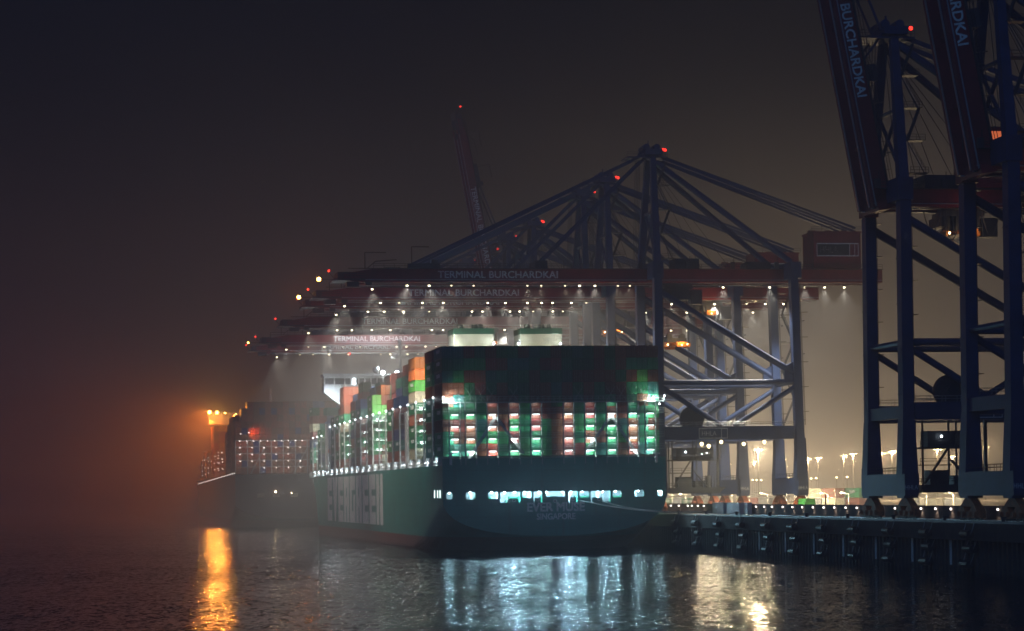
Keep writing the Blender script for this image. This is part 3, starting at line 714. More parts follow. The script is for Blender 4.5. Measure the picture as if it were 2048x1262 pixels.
# walkway lamps along the port side
bw = MB().ball((0,0,0),0.17,8,5).mesh('walkway_lamp', M['e_white'])
for k in range(42):
    y = 9+7.3*k
    if y > 318: break
    obj('walkway_lamp', bw, ship, (-25.0, y, 20.55+random.uniform(-0.15,0.2)))
    if k % 2 == 0: light('POINT', (-24.9, y+0.9, 20.6), 750, WHITE, ship, 0.2)
# lashing bridges
def lbridge_k(k):
    y = Y0 + PITCH*k; return y - 1.3, y - 0.3
ZT = 33.3 
m = MB()
for x in [-25.3 + 2.53*i for i in range(0, 21, 2)]: m.box(x-0.16, x+0.16, -0.5, 0.5, 19.5, ZT+0.2)
for z in (22.6, 25.3, 28.1, 30.8): m.box(-25.2, 25.2, -0.42, 0.42, z-0.09, z+0.05)
m.box(-25.3, 25.3, -0.55, 0.55, ZT, ZT+0.25); m.rail((-25.2, -0.5, ZT+0.25), (25.2, -0.5, ZT+0.25), 1.1, 2.5)
m.path([(-25.2,-0.4,ZT),(-25.2,-0.4,34.9)],0.09,5); m.path([(25.2,-0.4,ZT),(25.2,-0.4,34.9)],0.09,5)
lb_me = m.mesh('lashing_bridge', M['lash'])
post_me = MB().ball((0,0,0),0.21,8,5).mesh('post_lamp', M['e_white'])
for k in range(1, 22):
    if k in (18,): continue
    y = Y0 + PITCH*k + 0.1
    lbk = obj('lashing_bridge', lb_me, ship, (0, y, 0 if k < 18 else -2.2))
    obj('post_lamp', post_me, lbk, (-25.2, -0.4, 35.1)); light('POINT', (-25.8, -1.6, 34.7), 110, WHITE, lbk, 0.2)
# the aft lashing bridge, in full
m = MB(); yA = -0.2
LIT = (0.55, 2, 4, 6, 8, 11, 13, 15, 17, 18.6)
rx = lambda i: -BW + 0.35 + ROW*(i+0.5)*0.985
for i in LIT:
    for s in (-1, 1): m.box(rx(i)+s*1.25-0.1, rx(i)+s*1.25+0.1, -0.25, 0.3, 19.5, ZT)
for z in (22.75, 25.5, 28.2, 30.9): m.box(-25.3, 25.3, -0.3, 0.8, z-0.07, z+0.04); m.rail((-25.3,-0.3,z),(25.3,-0.3,z),1.0,2.5,0.035)
m.box(-25.3, 25.3, -0.35, 0.85, ZT, ZT+0.22); m.rail((-25.3,-0.35,ZT+0.2),(25.3,-0.35,ZT+0.2),1.15,1.25,0.045)
lba = m.build('aft_lashing_bridge', M['lash'], ship)
m = MB()
for qi, pts in enumerate((((939,917),(991,834)),((993,834),(1048,907)),((1170,906),(1222,832)),((1224,832),(1280,916)))):
    if qi == 2: m.build('diagonal_brace', M['white'], lba); m = MB()
    (ax, az), (bx, bz) = S(*pts[0], SA), S(*pts[1], SA); m.beam((ax,0.42,az),(bx,0.42,bz),0.62,0.24,up=(0,1,0))
for x in (901, 1312): ax, az = S(x, 908, SA); m.box(ax-0.25,ax+0.25,-0.5,-0.2,19.5,az); m.box(ax-0.85,ax+0.85,-0.5,-0.2,az,az+0.35)
m.build('diagonal_brace', M['white'], lba)
m = MB()
for i in range(20):
    if i in (9, 10): continue
    x = rx(i)
    if i in (1,2,3,4,16,17,18) or i % 3 == 0:
        for s in (-1, 1): m.tube((x+s*1.1, 0.6, ZT+0.3), (x-s*1.1, 0.92, ZT+3.6), 0.035, 4)
m.build('lashing_rod', M['rail'], lba)
tube_me = MB().box(-0.75,0.75,-0.1,0.1,-0.1,0.1).mesh('tube_lamp', M['e_tube'])
for i in LIT:
    for j, z in enumerate((22.45, 25.2, 27.95, 30.65)):
        zz = z; obj('tube_lamp', tube_me, lba, (rx(i), -0.05, zz))
        light('AREA', (rx(i), 0.15, zz-0.12), 190, (0.80, 0.96, 0.94), lba, 1.4, direction=(0, 0.5, -1))
for i in LIT: light('AREA', (rx(i), 0.1, ZT-0.15), 40, (0.86, 0.97, 0.96), lba, 1.2, direction=(0, 0.5, -1))
# corner floodlights of the aft bridge
for x, y, z, e, d in ((-25.2,-0.9,34.6,1500,(0.5,0.5,-0.3)),(-23.4,-1.2,33.9,3200,(0.5,1,0.35)),(22.6,-1.2,34.2,3500,(-0.15,1,0.3)),(25.3,-0.9,34.6,800,(-0.3,0.6,-0.4)),(24.2,-0.5,32.8,500,(0,0.6,-0.8))):
    obj('corner_floodlight', post_me, lba, (x, y, z)); light('SPOT', (x, y, z-0.35), e, (0.82,1.0,0.92), lba, 0.2, 140, 0.8, d)

# ------------------------------------------------------------------ containers
COL = dict(green=(0.018,0.24,0.10), brown=(0.27,0.075,0.045), red=(0.40,0.045,0.035), blue=(0.03,0.06,0.22), orange=(0.55,0.16,0.03),
           cream=(0.55,0.50,0.36), teal=(0.03,0.20,0.17), grey=(0.28,0.29,0.30), lime=(0.10,0.42,0.08))
def cmat(n, c):
    m = mat('container_'+n, c, 0.5, var=0.22, scale=0.9, dirt=[q*0.62+0.01 for q in c]); t = m.node_tree; b = t.nodes['Principled BSDF']
    src = b.inputs['Base Color'].links[0].from_socket
    oi = t.nodes.new('ShaderNodeObjectInfo'); mr = t.nodes.new('ShaderNodeMapRange'); mr.inputs['To Min'].default_value = 0.55; mr.inputs['To Max'].default_value = 1.3
    hs = t.nodes.new('ShaderNodeHueSaturation'); hm_ = t.nodes.new('ShaderNodeMapRange'); hm_.inputs['To Min'].default_value = 0.475; hm_.inputs['To Max'].default_value = 0.525
    w = t.nodes.new('ShaderNodeTexWhiteNoise'); w.noise_dimensions = '1D'; t.links.new(oi.outputs['Random'], w.inputs['W']); t.links.new(w.outputs['Value'], hm_.inputs['Value'])
    t.links.new(oi.outputs['Random'], mr.inputs['Value']); t.links.new(mr.outputs[0], hs.inputs['Value']); t.links.new(hm_.outputs[0], hs.inputs['Hue'])
    t.links.new(src, hs.inputs['Color']); t.links.new(hs.outputs[0], b.inputs['Base Color']); return m
CM = {n: cmat(n, c) for n, c in COL.items()}
def container_mesh(n, logo=False):
    m = MB(); w, l, h = 2.42, 12.19, 2.66
    # corner posts and rails
    for x in (-w/2+0.08, w/2-0.08):
        for y in (0.08, l-0.08): m.box(x-0.08,x+0.08,y-0.08,y+0.08,0,h)
        for z in (0.07, h-0.07): m.box(x-0.07,x+0.07,0.16,l-0.16,z-0.07,z+0.07)
    for y in (0.07, l-0.07):
        for z in (0.09, h-0.07): m.box(-w/2+0.16,w/2-0.16,y-0.07,y+0.07,z-0.09,z+0.07)
    m.box(-w/2+0.1,w/2-0.1,0.12,l-0.12,h-0.06,h-0.03)
    # corrugated sides
    for s in (-1, 1):
        pr = []; y = 0.16
        while y < l-0.3: pr += [(w/2-0.03,y),(w/2-0.03,y+0.11),(w/2-0.10,y+0.17),(w/2-0.10,y+0.28)]; y += 0.34
        n_ = len(pr); vs = [(s*x,yy,0.14) for x,yy in pr]+[(s*x,yy,h-0.14) for x,yy in pr]
        m.add(vs, [((i,i+1,n_+i+1,n_+i) if s > 0 else (i,n_+i,n_+i+1,i+1)) for i in range(n_-1)])
    # door end (towards the stern) and blank end
    for s in (-1, 1): m.box(s*0.56-0.53, s*0.56+0.53, 0.05, 0.11, 0.16, h-0.14)
    for x in (-0.8,-0.32,0.32,0.8): m.tube((x,0.02,0.1),(x,0.02,h-0.1),0.028,5,1)
    for x in (-0.8,-0.32,0.32,0.8): m.box(x-0.12,x+0.02,-0.02,0.03,1.1,1.18,1)
    for z in (0.7,1.5,2.2): m.box(-1.08,1.08,0.03,0.06,z-0.03,z+0.03)
    m.box(0.62,0.9,0.035,0.05,1.85,2.05,1)
    m.box(-w/2+0.16,w/2-0.16,l-0.12,l-0.06,0.16,h-0.14)
    if logo:
        text(m, 'EVERGREEN', (-w/2-0.0, 8.6, 1.25), (0,-1,0), (0,0,1), 5.2, 0.85, ext=0.012, bold=0.02, mi=2)
    return m.mesh('container', [CM[n], M['grey'], M['letter']])
CME = {n: container_mesh(n, n in ('green','teal','lime')) for n in COL}
CG = 'containers stacked on the green ship'
def cont(n, x, y, z, label):
    return tag(obj('shipping_container', CME[n], ship_none, P(SA+y, SB+x, z), TH), label, 'container', CG)
ship_none = None
LITCOL = {  # colours that the deck lamps show, bottom tier first
    0.5:('green','green','brown','green','brown'), 2:('green','brown','brown','green','green','green','red'), 4:('red','green','brown','brown','brown'),
    6:('green','brown','green','brown','brown'), 8:('green','green','brown','brown','brown'), 11:('brown','brown','red','brown','brown'),
    13:('green','brown','green','brown','brown'), 15:('green','green','green','brown','green'), 17:('brown','brown','brown','green','green','green','red'), 18.6:('green','green','brown','green','green')}
lit_int = {int(round(k-0.01)) if k not in (0.5, 18.6) else (0 if k < 1 else 19): v for k, v in LITCOL.items()}
def ordw(i): return NTH[i]
rng = random.Random(11)
for i in range(20):
    for j in range(9):
        col = lit_int.get(i, ())[j] if j < len(lit_int.get(i, ())) else rng.choice(('green','green','brown','brown','green','brown','teal'))
        if (i, j) == (1, 5): col = 'brown'
        if (i, j) == (1, 6): col = 'green'
        if (i, j) == (18, 6): col = 'lime'
        if (i, j) == (18, 5): col = 'green'
        if i == 19 and j == 8: pass
        cont(col, rx(i), Y0+0.1, ZB+TIER*j, f'{col} container in the stern stack, {ordw(j)} tier up, {ordw(i)} row from the left')
# outer port row of the bays further forward, tiers; colours of the lit ends
ROW0 = {1:9, 3:9, 5:6, 6:6, 9:7, 11:7, 12:7, 14:9, 15:6, 16:6, 19:5, 21:8}
ENDCOL = {3:('cream','green','green','brown','green','cream','lime','orange','orange'), 9:('brown','green','green','green','green','lime','lime'),
          11:('brown','brown','green','red','brown','teal','blue'), 14:('brown','green','green','green','cream','green','brown','brown','brown'),
          21:('brown','green','green','blue','red','cream','brown','green'), 5:('brown','teal','blue','brown','brown','blue'),
          6:('brown','green','brown','green','green','brown'), 16:('blue','teal','green','teal','teal','teal'), 1:('teal','green','brown','green','teal','brown','green','green','brown')}
nb = {k: i for i, k in enumerate(sorted(ROW0))}
for k in sorted(ROW0):
    for j in range(ROW0[k]):
        cs = ENDCOL.get(k); col = cs[j] if cs else rng.choice(('green','green','teal','brown','blue'))
        cont(col, rx(0), Y0+PITCH*k+1.0, ZB+TIER*j, f'{col} container on the port edge, {ordw(j)} tier of the {ordw(nb[k])} side stack from the stern')
for j, col in enumerate(('cream','brown','green','green','green','lime','brown','orange')):
    cont(col, rx(1), Y0+PITCH*9+1.0, ZB+TIER*j, f'{col} container, {ordw(j)} tier, second column of the brightly lit green end face')
for j, col in enumerate(('cream','green','teal','brown','green','cream','green','brown','brown')):
    cont(col, rx(1), Y0+PITCH*14+1.0, ZB+TIER*j, f'{col} container, {ordw(j)} tier, behind the port row left of midships')
# lamps on the lit ends
for k, rows, lv in ((3,(0,),4),(9,(0,1),4),(11,(0,),3),(14,(0,),3),(21,(0,),3),(1,(),0)):
    for r_ in rows:
        for j in range(lv):
            y = Y0+PITCH*k-0.9; z = 22.9+2.74*(j+1)
            obj('tube_lamp', tube_me, ship, (rx(r_)+0.3, y-0.1, z)); light('AREA', (rx(r_)+0.3, y+0.15, z-0.15), 130, (0.82,0.97,0.93), ship, 1.4, direction=(0,0.5,-1))
    for r_ in rows: light('SPOT', (rx(r_)-0.4, Y0+PITCH*k-4.5, 34.6), 1700, (0.9,1,0.9), ship, 0.2, 90, 0.8, (0.05,1,0.35))
# all the containers behind, one mass
simple = MB(); names = list(COL)
INNER = {1:9, 2:9, 3:9, 5:9, 6:9, 7:8, 8:9, 9:9, 10:8, 11:8, 12:9, 13:8, 14:9, 15:8, 16:8, 19:6, 20:6, 21:8}
for k, tt in INNER.items():
    for i in range(1, 20):
        if k in (2, 7, 8) and i < 2: continue
        if k in (9, 14) and i == 1: continue
        tn = tt - (1 if (i*7+k*3) % 5 == 0 else 0)
        if k == 6 and i == 1: tn = 8
        if k == 20 and i < 2: continue
        for j in range(tn):
            x = rx(i); y = Y0+PITCH*k+1.0; z = ZB+TIER*j; n_ = rng.choice(('green','green','brown','green','teal','brown','red','blue','cream'))
            simple.box(x-1.21,x+1.21,y,y+12.19,z,z+2.66,names.index(n_))
            if i < 5:
                for e in (-0.6, 0, 0.6): simple.box(x+e-0.03,x+e+0.03,y-0.03,y,z+0.1,z+2.56,names.index(n_))
                for q in range(14): simple.box(x-1.25,x-1.21,y+0.3+0.85*q,y+0.7+0.85*q,z+0.12,z+2.54,names.index(n_))
o = simple.build('container_stacks', [CM[n] for n in names], None, P(SA, SB, 0), TH)
tag(o, 'inner stacks of many coloured containers filling the green ship', 'containers', kind='stuff')

# ------------------------------------------------------------------ superstructure of the green ship
yF = Y0+PITCH*4+1.5
m = MB(); m.box(-23.5, 23.5, yF, yF+11, 19.5, 33.0); m.box(-25.3, -23.5, yF+1, yF+4, 19.5, 33.5); m.box(-18, 18, yF, yF+11, 33.0, 46.0); 
cas = m.build('engine_casing', M['white'], ship)
m = MB(); m.path([(-25.35,yF-0.3,20),(-25.35,yF-0.3,33)],0.12)
for z in range(21, 34): m.box(-25.5,-24.4,yF-0.45,yF-0.35,z,z+0.1)
m.build('stair_tower', M['white'], cas)
aF = SA+yF
for (x0, x1) in ((908, 987), (1042, 1123)):
    (u0, _), (u1, _) = S(x0, 672, aF), S(x1, 672, aF)
    m = MB(); m.box(u0, u1, yF, yF+9.5, 46.0, 52.6); f_ = m.build('funnel', M['cream'], ship)
    m = MB(); m.box(u0-0.15, u1+0.15, yF-0.15, yF+9.65, 52.6, 54.0)
    m.build('funnel_cap', M['cap_green'], f_)
    m = MB(); m.rail((u0-0.1,yF-0.1,54.0),(u1+0.1,yF-0.1,54.0),1.0,1.2,0.04)
    for q in range(3): xx = u0+(u1-u0)*(0.12+0.3*q); m.box(xx,xx+1.9,yF-0.05,yF-0.01,48.2,50.6); [m.box(xx,xx+1.9,yF-0.12,yF-0.05,48.3+0.4*w,48.45+0.4*w) for w in range(6)]
    for q in range(12): m.box(u1-0.9,u1-0.4,yF-0.2,yF-0.05,46.3+0.5*q,46.38+0.5*q)
    m.build('louvre', M['cream'], f_)
    m = MB()
    for q in (0.22, 0.58, 0.74): xx = u0+(u1-u0)*q; m.tube((xx,yF+4,54.0),(xx,yF+4,55.3),0.7,10); m.tube((xx+0.9,yF+6,54.0),(xx+0.9,yF+6,54.9),0.4,8)
    m.build('exhaust_pipe', M['steel'], f_)
for x, y, e, r_ in ((888,697.5,5000,0.45),(988,687,900,0.22),(1037,687,900,0.22),(1121,687,700,0.2)):
    u, z = S(x, y, aF-3)
    m = MB(); m.ball((0,0,0),r_,10,6); m.tube((0,0.4,0.2),(0,0.4,-4),0.1,5,1); m.box(-0.2,0.2,-0.1,4,-3.2,-3.0,1); m.build('floodlight', [M['e_star'], M['white']], ship, (u, yF-3, z))
    light('POINT', (u, yF-3.2, z+r_+0.35), e, WHITE, ship, 0.3)
# lamps that wash the funnel flanks
for xx in (905, 1040): u, z = S(xx, 688, aF); light('SPOT', (u-3.4, yF+0.5, 47), 3000, WHITE, ship, 0.3, 110, 0.7, (1, 0.3, 0.35))
for xx in (948, 1082): u, z = S(xx, 688, aF); light('SPOT', (u, yF-7, 47.2), 800, (1,0.95,0.72), ship, 0.3, 120, 0.8, (0, 1, 0.35))
yB = 259.0; aB = SA+yB
m = MB(); m.box(-15, 15, yB, yB+13, 19.5, 47.0); hs = m.build('deckhouse', M['white'], ship)
m = MB()
for z in range(24, 46, 3):
    for x in range(-13, 14, 2): m.box(x-0.35,x+0.35,yB-0.05,yB+0.02,z,z+0.8)
m.build('cabin_windows', M['glass'], hs)
m = MB(); m.box(-25.6, 25.6, yB+1, yB+9, 47.0, 48.6); m.box(-25.6, -16.5, yB+1, yB+9, 48.6, 52.0); m.box(-16.5, 25.6, yB+2.6, yB+9, 48.6, 52.0); m.box(-26.0, 26.0, yB+0.6, yB+9.4, 52.0, 52.7)
for s in (-1, 1): m.prism([(s*25.6,47.0),(s*19.0,41.8),(s*15.0,41.8),(s*15.0,47.0)], yB+2, yB+8, 0, 'y')
br = m.build('bridge', M['white'], ship)
m = MB()
for a, b in ((-25.2,-22.4),(-22.0,-19.0),(-18.6,-16.9)): m.box(a,b,yB+0.95,yB+1.0,49.3,51.3)
for i in range(20): m.box(-15.8+2.0*i,-14.2+2.0*i,yB+2.55,yB+2.6,49.3,51.3)
m.box(-25.65,-25.6,yB+2,yB+8,49.3,51.3); m.build('bridge_window', M['glass'], br)
m = MB(); m.rail((-26,yB+0.6,52.7),(26,yB+0.6,52.7)); m.tube((-26,yB+1,52.7),(-26,yB+1,56),0.12); m.tube((-16.8,yB+4,52.7),(-16.8,yB+4,59),0.14,6); m.tube((-18,yB+4,55.5),(-15.6,yB+4,55.5),0.07)
m.tube((0,yB+5,52.7),(0,yB+5,64),0.5,8); m.box(-3,3,yB+4.6,yB+5.4,58,58.5); m.box(-1.6,1.6,yB+4,yB+4.3,60,60.4); m.ball((-8,yB+5,54.2),1.2); m.ball((8,yB+5,54.2),1.2); m.build('mast', M['white'], br)
m = MB(); m.ball((-16.8,yB+4,59.4),0.45); m.build('beacon', M['e_red'], br)
m = MB(); m.box(-16.2,-15.2,yB+0.6,yB+0.7,49.2,51.2); m.build('lit_window', M['e_white'], br)
m = MB(); m.beam((-25.2,yB+1.9,46.7),(-19.2,yB+1.9,42.0),0.08,0.25); m.build('wing_edge_glow', M['e_tube'], br)  # no lamp: glowing strip that paints the bright edge under the bridge wing
light('POINT', (-24, yB-2.5, 44.5), 3500, WHITE, ship, 0.3)
for x in (766, 794):
    u, z = S(x, 745, aB-1)
    m = MB(); m.ball((0,0,0),0.62,10,6); m.box(-0.6,0.6,0.5,0.9,-0.6,0.6,1); m.tube((0,0.7,-0.5),(0,0.7,52.7-z-2),0.12,5,1); m.build('floodlight', [M['e_star'], M['white']], br, (u, yB-1, z))
    light('SPOT', (u, yB-2.2, z), 11500, WHITE, ship, 0.5, 160, 1.0, (0,-0.75,-0.65))
light('SPOT', (-5, yB+3, 54.0), 60000, WHITE, ship, 0.5, 120, 0.8, (-0.15,1,0.5))
for x in (-21, -17, -13): light('POINT', (x, yB-3, 22.5), 900, WHITE, ship, 0.3)
m = MB(); m.box(-24.8,-16,yB-1.2,yB+8,19.6,36.5); m.build('boat_deck', M['white'], ship)
lbt = thing('lifeboat', 'orange lifeboat on the port side under the bridge of the green ship', 'lifeboat', P(SA+yB-3, SB-23.6, 27.5))
m = MB(); m.ball((0,0,0),1.35,12,8); m.v = [(x, y*2.4, z*0.95) for x, y, z in m.v]; m.build('boat_hull', M['lifeboat'], lbt)
m = MB(); m.box(-0.6,0.6,-1.4,0.6,1.0,1.75); m.build('cabin', M['white'], lbt)
m = MB(); m.path([(1.2,-2.4,-1.5),(1.0,-2.4,2.2),(-0.2,-2.4,2.6)],0.12); m.path([(1.2,2.2,-1.5),(1.0,2.2,2.2),(-0.2,2.2,2.6)],0.12); m.build('davit', M['white'], lbt)
# mooring lines to the quay
for i, (x0, y0, x1, z1, dd) in enumerate(((1205,1003,0,0,18),(1155,1000,0,0,26),(1180,1004,0,0,12))):
    u, z = S(x0, y0, SA); p0 = P(SA-0.2, SB+u, z); p1 = P(SA-dd, QB+1.0, QZ+0.6)
    m = MB(); pts = [p0.lerp(p1, q/12) + Vector((0,0,-0.9*(1-((q-6)/6)**2))) for q in range(13)]; m.path(pts, 0.09, 5)
    tag(m.build('mooring_line', M['rope']), f'{("upper","middle","lower")[i]} pale mooring rope from the stern opening down to the quay', 'rope', 'mooring ropes at the stern')

# ------------------------------------------------------------------ the second ship, far in the haze
A2, B2 = 1035.6, 96.5; BW2 = 30.5
far = thing('container_ship', 'dark distant container ship ahead of the green one, red boxes lit on its stern', 'ship', P(A2, B2, 0))
hb, _ = hull_mesh(400, BW2, 22.0, 3.4, 11.0)
dark_hull = ship_paint('dark_hull_paint', (0.035, 0.03, 0.05), (0.16, 0.04, 0.04), 3.0)
hb.build('hull', dark_hull, far)
half = section(BW2, 22.2, 3.4, 11.0, 2.4, 1); o2 = [(-x, z) for x, z in reversed(half)] + [(x, z) for x, z in half[1:]]
vs, fs = plate(o2, [rrect(x-1.6,x+1.6,12.6,14.4,0.4) for x in (-20,-13.5,-6,6,13,20)], 0.3); m = MB(); m.add(vs, fs); m.build('transom', dark_hull, far)
m = MB(); m.box(-29,29,0.4,10,11.4,11.6); m.box(-29,29,9.8,10,11.6,15); m.box(-29,29,0.4,10,15,15.2); m.build('mooring_deck', M['white'], far)
for x, y, e in ((551,983.6,700),(583,986,250)):
    b, z = inv(x, y, A2); m = MB(); m.ball((0,0,0),0.5 if e > 500 else 0.3,8,5); m.build('deck_lamp', M['e_warm'], far, (b-B2, -0.4, z)); light('POINT', (b-B2, -1.2, z), e, TAN, far, 0.3)
m = MB(); m.box(-30.3,30.3,0.3,340,21.4,21.9); m.build('main_deck', M['deck'], far)
pal = MB(); n2 = list(COL)
def fbox(i, k, j, c): 
    x = -BW2+0.5+2.5*(i+0.5); y = 2+14.6*k; z = 22.6+2.74*j; pal.box(x-1.2,x+1.2,y,y+12.19,z,z+2.66,n2.index(c))
    if k == 0:
        for e in (-0.55,0,0.55): pal.box(x+e-0.04,x+e+0.04,y-0.04,y,z+0.1,z+2.55,n2.index(c))
for i in range(24):
    for j in range(11):
        if i < 2 and j > 9: continue
        if i == 0 and j > 7: continue
        fbox(i, 0, j, rng.choice(('red','brown','red','brown','red','brown','blue')))
for k, t0 in ((1,9),(2,9),(3,8),(4,7),(5,0),(6,0),(7,0),(8,0),(9,0),(10,0),(11,9),(12,9),(15,5),(17,5),(19,4)):
    for i in range(24):
        for j in range(t0 + (2 if i > 3 else 0)):
            if t0 == 0: continue
            fbox(i, k, j, rng.choice(('red','brown','orange','brown')))
tag(pal.build('container_stacks', [CM[n] for n in n2], None, P(A2, B2, 0), TH), 'dark block of mostly red containers on the distant ship', 'containers', kind='stuff')
m = MB()
for z in (25.4, 28.2, 31.0, 33.8, 36.4): m.box(-30.3,30.3,0.2,1.2,z-0.12,z+0.1)
for i in range(0, 25, 2): m.box(-30.2+2.5*i-0.15,-30.2+2.5*i+0.15,0.2,1.2,22,36.5)
for p, q in ((-24,-18),(-6,0),(9,15)): m.beam((p,0.1,22.5),(q,0.1,33.6),0.3,0.7,up=(0,1,0))
lb2 = m.build('lashing_bridge', M['lash'], far)
sl = MB().ball((0,0,0),0.17,6,4).mesh('small_lamp', M['e_pink'])
far_pt = bpy.data.lights.new('far_lamp', 'POINT'); far_pt.energy = 110; far_pt.color = (1.0,0.82,0.75); far_pt.shadow_soft_size = 0.3
for zi, z in enumerate((25.0, 27.8, 30.6, 33.4, 36.2)):
    for q in range(6 if zi < 4 else 10):
        x = -28.4 + (5.02 if zi < 4 else 2.9)*q
        if (zi, q) in ((0,0),(0,1),(2,5)): continue
        obj('bridge_lamp', sl, lb2, (x, -0.15, z)); light('POINT', (x, -0.5, z-0.2), 0, WHITE, lb2, data=far_pt)
m = MB(); m.ball((-24.6,-0.3,39.7),0.25); m.ball((-28,-0.3,39.2),0.2); m.build('flood_lamp', M['e_pink'], lb2)
light('SPOT', (-23.6,-1.2,39.2), 2600, SODIUM, far, 0.3, 100, 0.8, (0.5,1,0.1))
for k in range(28):
    y = 3+11.2*k; z = 22.0+0.7-2.6*y/300
    obj('rail_lamp', sl, far, (-BW2-0.15, y, z+0.2))
m = MB(); m.rail((-BW2,0,22),(-BW2,320,19.6),1.0,5); m.build('deck_railing', M['white'], far)
# lamps between the forward bays
for k, zs in ((4,(26,29,32,35)),(7,(26,30,33)),(9,(26,29,31,34)),(11,(26,29,33)),(15,(25,28,31,33)),(17,(25,28,32)),(19,(24,27,30,32))):
    for z in zs:
        for dx in (0.3, 2.2): obj('bay_lamp', sl, far, (-BW2+dx+rng.uniform(0,0.6), 2+14.6*k-1.4, z+rng.uniform(-0.4,0.4)))
m = MB(); yb = 190
m.box(-16,16,yb,yb+12,22,49); m.box(-30.8,30.8,yb+2,yb+9,49,50.2); m.box(-30.8,-24,yb+2,yb+9,50.2,53.8); m.box(-24,24,yb+3,yb+9,50.2,54); m.box(-31,31,yb+1,yb+10,54,54.6); m.tube((0,yb+5,54),(0,yb+5,66),0.6)
hs2 = m.build('bridge', M['white'], far)
for (x, y, r_, e) in ((419,824,0.9,160000),(434,825,0.85,120000),(450,826,0.45,9000),(472,828,0.3,1500)):
    b, z = inv(x, y, A2+yb-2); m = MB(); m.ball((0,0,0),r_,10,6); m.tube((0,0.5,0),(0,2.6,0),0.12,5,1); m.build('sodium_floodlight', [M['e_sod'], M['steel']], hs2, (b-B2, yb-2, z))
    light('SPOT', (b-B2, yb-3.4, z), e*3.2, SODIUM, far, 0.6, 165, 1.0, (-0.55,-0.45,-0.8)); light('SPOT', (b-B2, yb-3.4, z), e*0.2, SODIUM, far, 0.6, 176, 0.15, (-0.25,-1,-0.15)); light('SPOT', (b-B2, yb-3.4, z), e*1.3, (1.0,0.48,0.07), far, 0.6, 70, 1.0, (0.0,-1,-0.12))
light('POINT', (-22, yb+40, 40), 9000, SODIUM, far, 0.5)
light('SPOT', (-27, 118, 44), 42000, (1.0,0.32,0.04), far, 0.5, 110, 0.8, (0.05,1,-0.25))

# ------------------------------------------------------------------ terminal behind the quay edge
WB = 144.0
t = thing('barrier_wall', 'low dark wall along the quay with a row of small lamps', 'wall', P(0, WB, 0))
m = MB()
for i in range(60): m.box(0, 0.35, 330+6.2*i, 330+6.2*i+6.14, QZ-0.02, QZ+2.1)
m.box(-0.08,0.43,330,702,QZ+2.1,QZ+2.2); m.build('wall_panels', M['wall_dark'], t)
wl = MB(); wl.ball((-0.3,0,0),0.2,8,5); wl.box(-0.3,0,-0.12,0.12,0.12,0.24,1); wl_me = wl.mesh('wall_lamp', [M['e_pink'], M['steel']])
wl_l = bpy.data.lights.new('wall_lamp', 'SPOT'); wl_l.energy = 110; wl_l.color = (1.0,0.80,0.66); wl_l.spot_size = R(120); wl_l.spot_blend = 0.8; wl_l.shadow_soft_size = 0.1
for x in (1329,1344,1360,1378,1386,1398,1410,1451,1481,1499.7,1514.7,1531,1546.6,1568,1587.6,1607,1628.6,1650,1671.6,1694,1716.5,1740,1766,1793,1819,1845,1874,1905,1945,1966,1999,2031):
    a, z = inv_b(x, 1016 - (x-1500)*0.0, WB)
    obj('wall_lamp', wl_me, t, (0, a, QZ+1.65)); light('SPOT', (-0.42, a, QZ+1.42), 0, WHITE, t, direction=(0.12,0,-1), data=wl_l)
# white cabinets before the wall
for i, (x0, x1) in enumerate(((1425,1447),(1453,1479),(1489,1495))):
    a0, _ = inv_b(x1, 1020, WB-1.4); a1, _ = inv_b(x0, 1020, WB-1.4)
    o = thing('electrical_cabinet', ('white cabinet on the quay, left one of the pair beside the ship','white cabinet on the quay, right one of the pair before the wall','narrow white cabinet standing alone on the quay')[i], 'cabinet', P(a0, WB-1.4, QZ), group='white cabinets on the quay')
    m = MB(); w = a1-a0; m.box(0,1.0,0,w,0.12,2.4); m.box(-0.08,1.08,-0.05,w+0.05,2.4,2.5); m.box(0.1,0.9,0.1,w-0.1,0,0.12); m.build('cabinet_body', M['cabinet'], o)
    m = MB()
    nd = max(1, int(w/4))
    for q in range(nd): m.box(-0.04,0,w*q/nd+0.06,w*(q+1)/nd-0.06,0.25,2.3)
    for q in range(nd): m.box(-0.08,-0.04,w*(q+0.5)/nd,w*(q+0.5)/nd+0.1,1.1,1.4)
    m.build('cabinet_door', M['cabinet'], o)
    light('SPOT', P(a0+w/2, WB-6.0, QZ+3.0), 160, (0.85,0.92,1), None, 0.2, 120, 0.8, P(0,1,-0.25))
# road lamps: a pole with two curved arms, one lamp lit
rl_pole = MB(); rl_pole.tube((0,0,0),(0,0,4.0),0.1,8,0,0.07); rl_pole.tube((0,0,0),(0,0,0.7),0.17,8)
for s in (-1, 1): rl_pole.path([(0,0,3.8),(s*0.9,0,4.05),(s*1.9,0,4.35)],0.06,6)
rl_hd = MB(); rl_hd.box(1.3,2.4,-0.16,0.16,4.3,4.42)
rl_lit = MB(); rl_lit.box(-2.5,-1.4,-0.18,0.18,4.36,4.5,1); rl_lit.ball((-1.95,-0.1,4.24),0.24,8,5,0,0.7)
rlp, rlh, rll = rl_pole.mesh('pole', M['grey']), rl_hd.mesh('lamp_head', M['steel']), rl_lit.mesh('lit_lamp_head', [M['e_tan'], M['steel']])
RBL = 192.0
rl_l = bpy.data.lights.new('road_lamp', 'POINT'); rl_l.energy = 17000; rl_l.color = WARM; rl_l.shadow_soft_size = 0.3
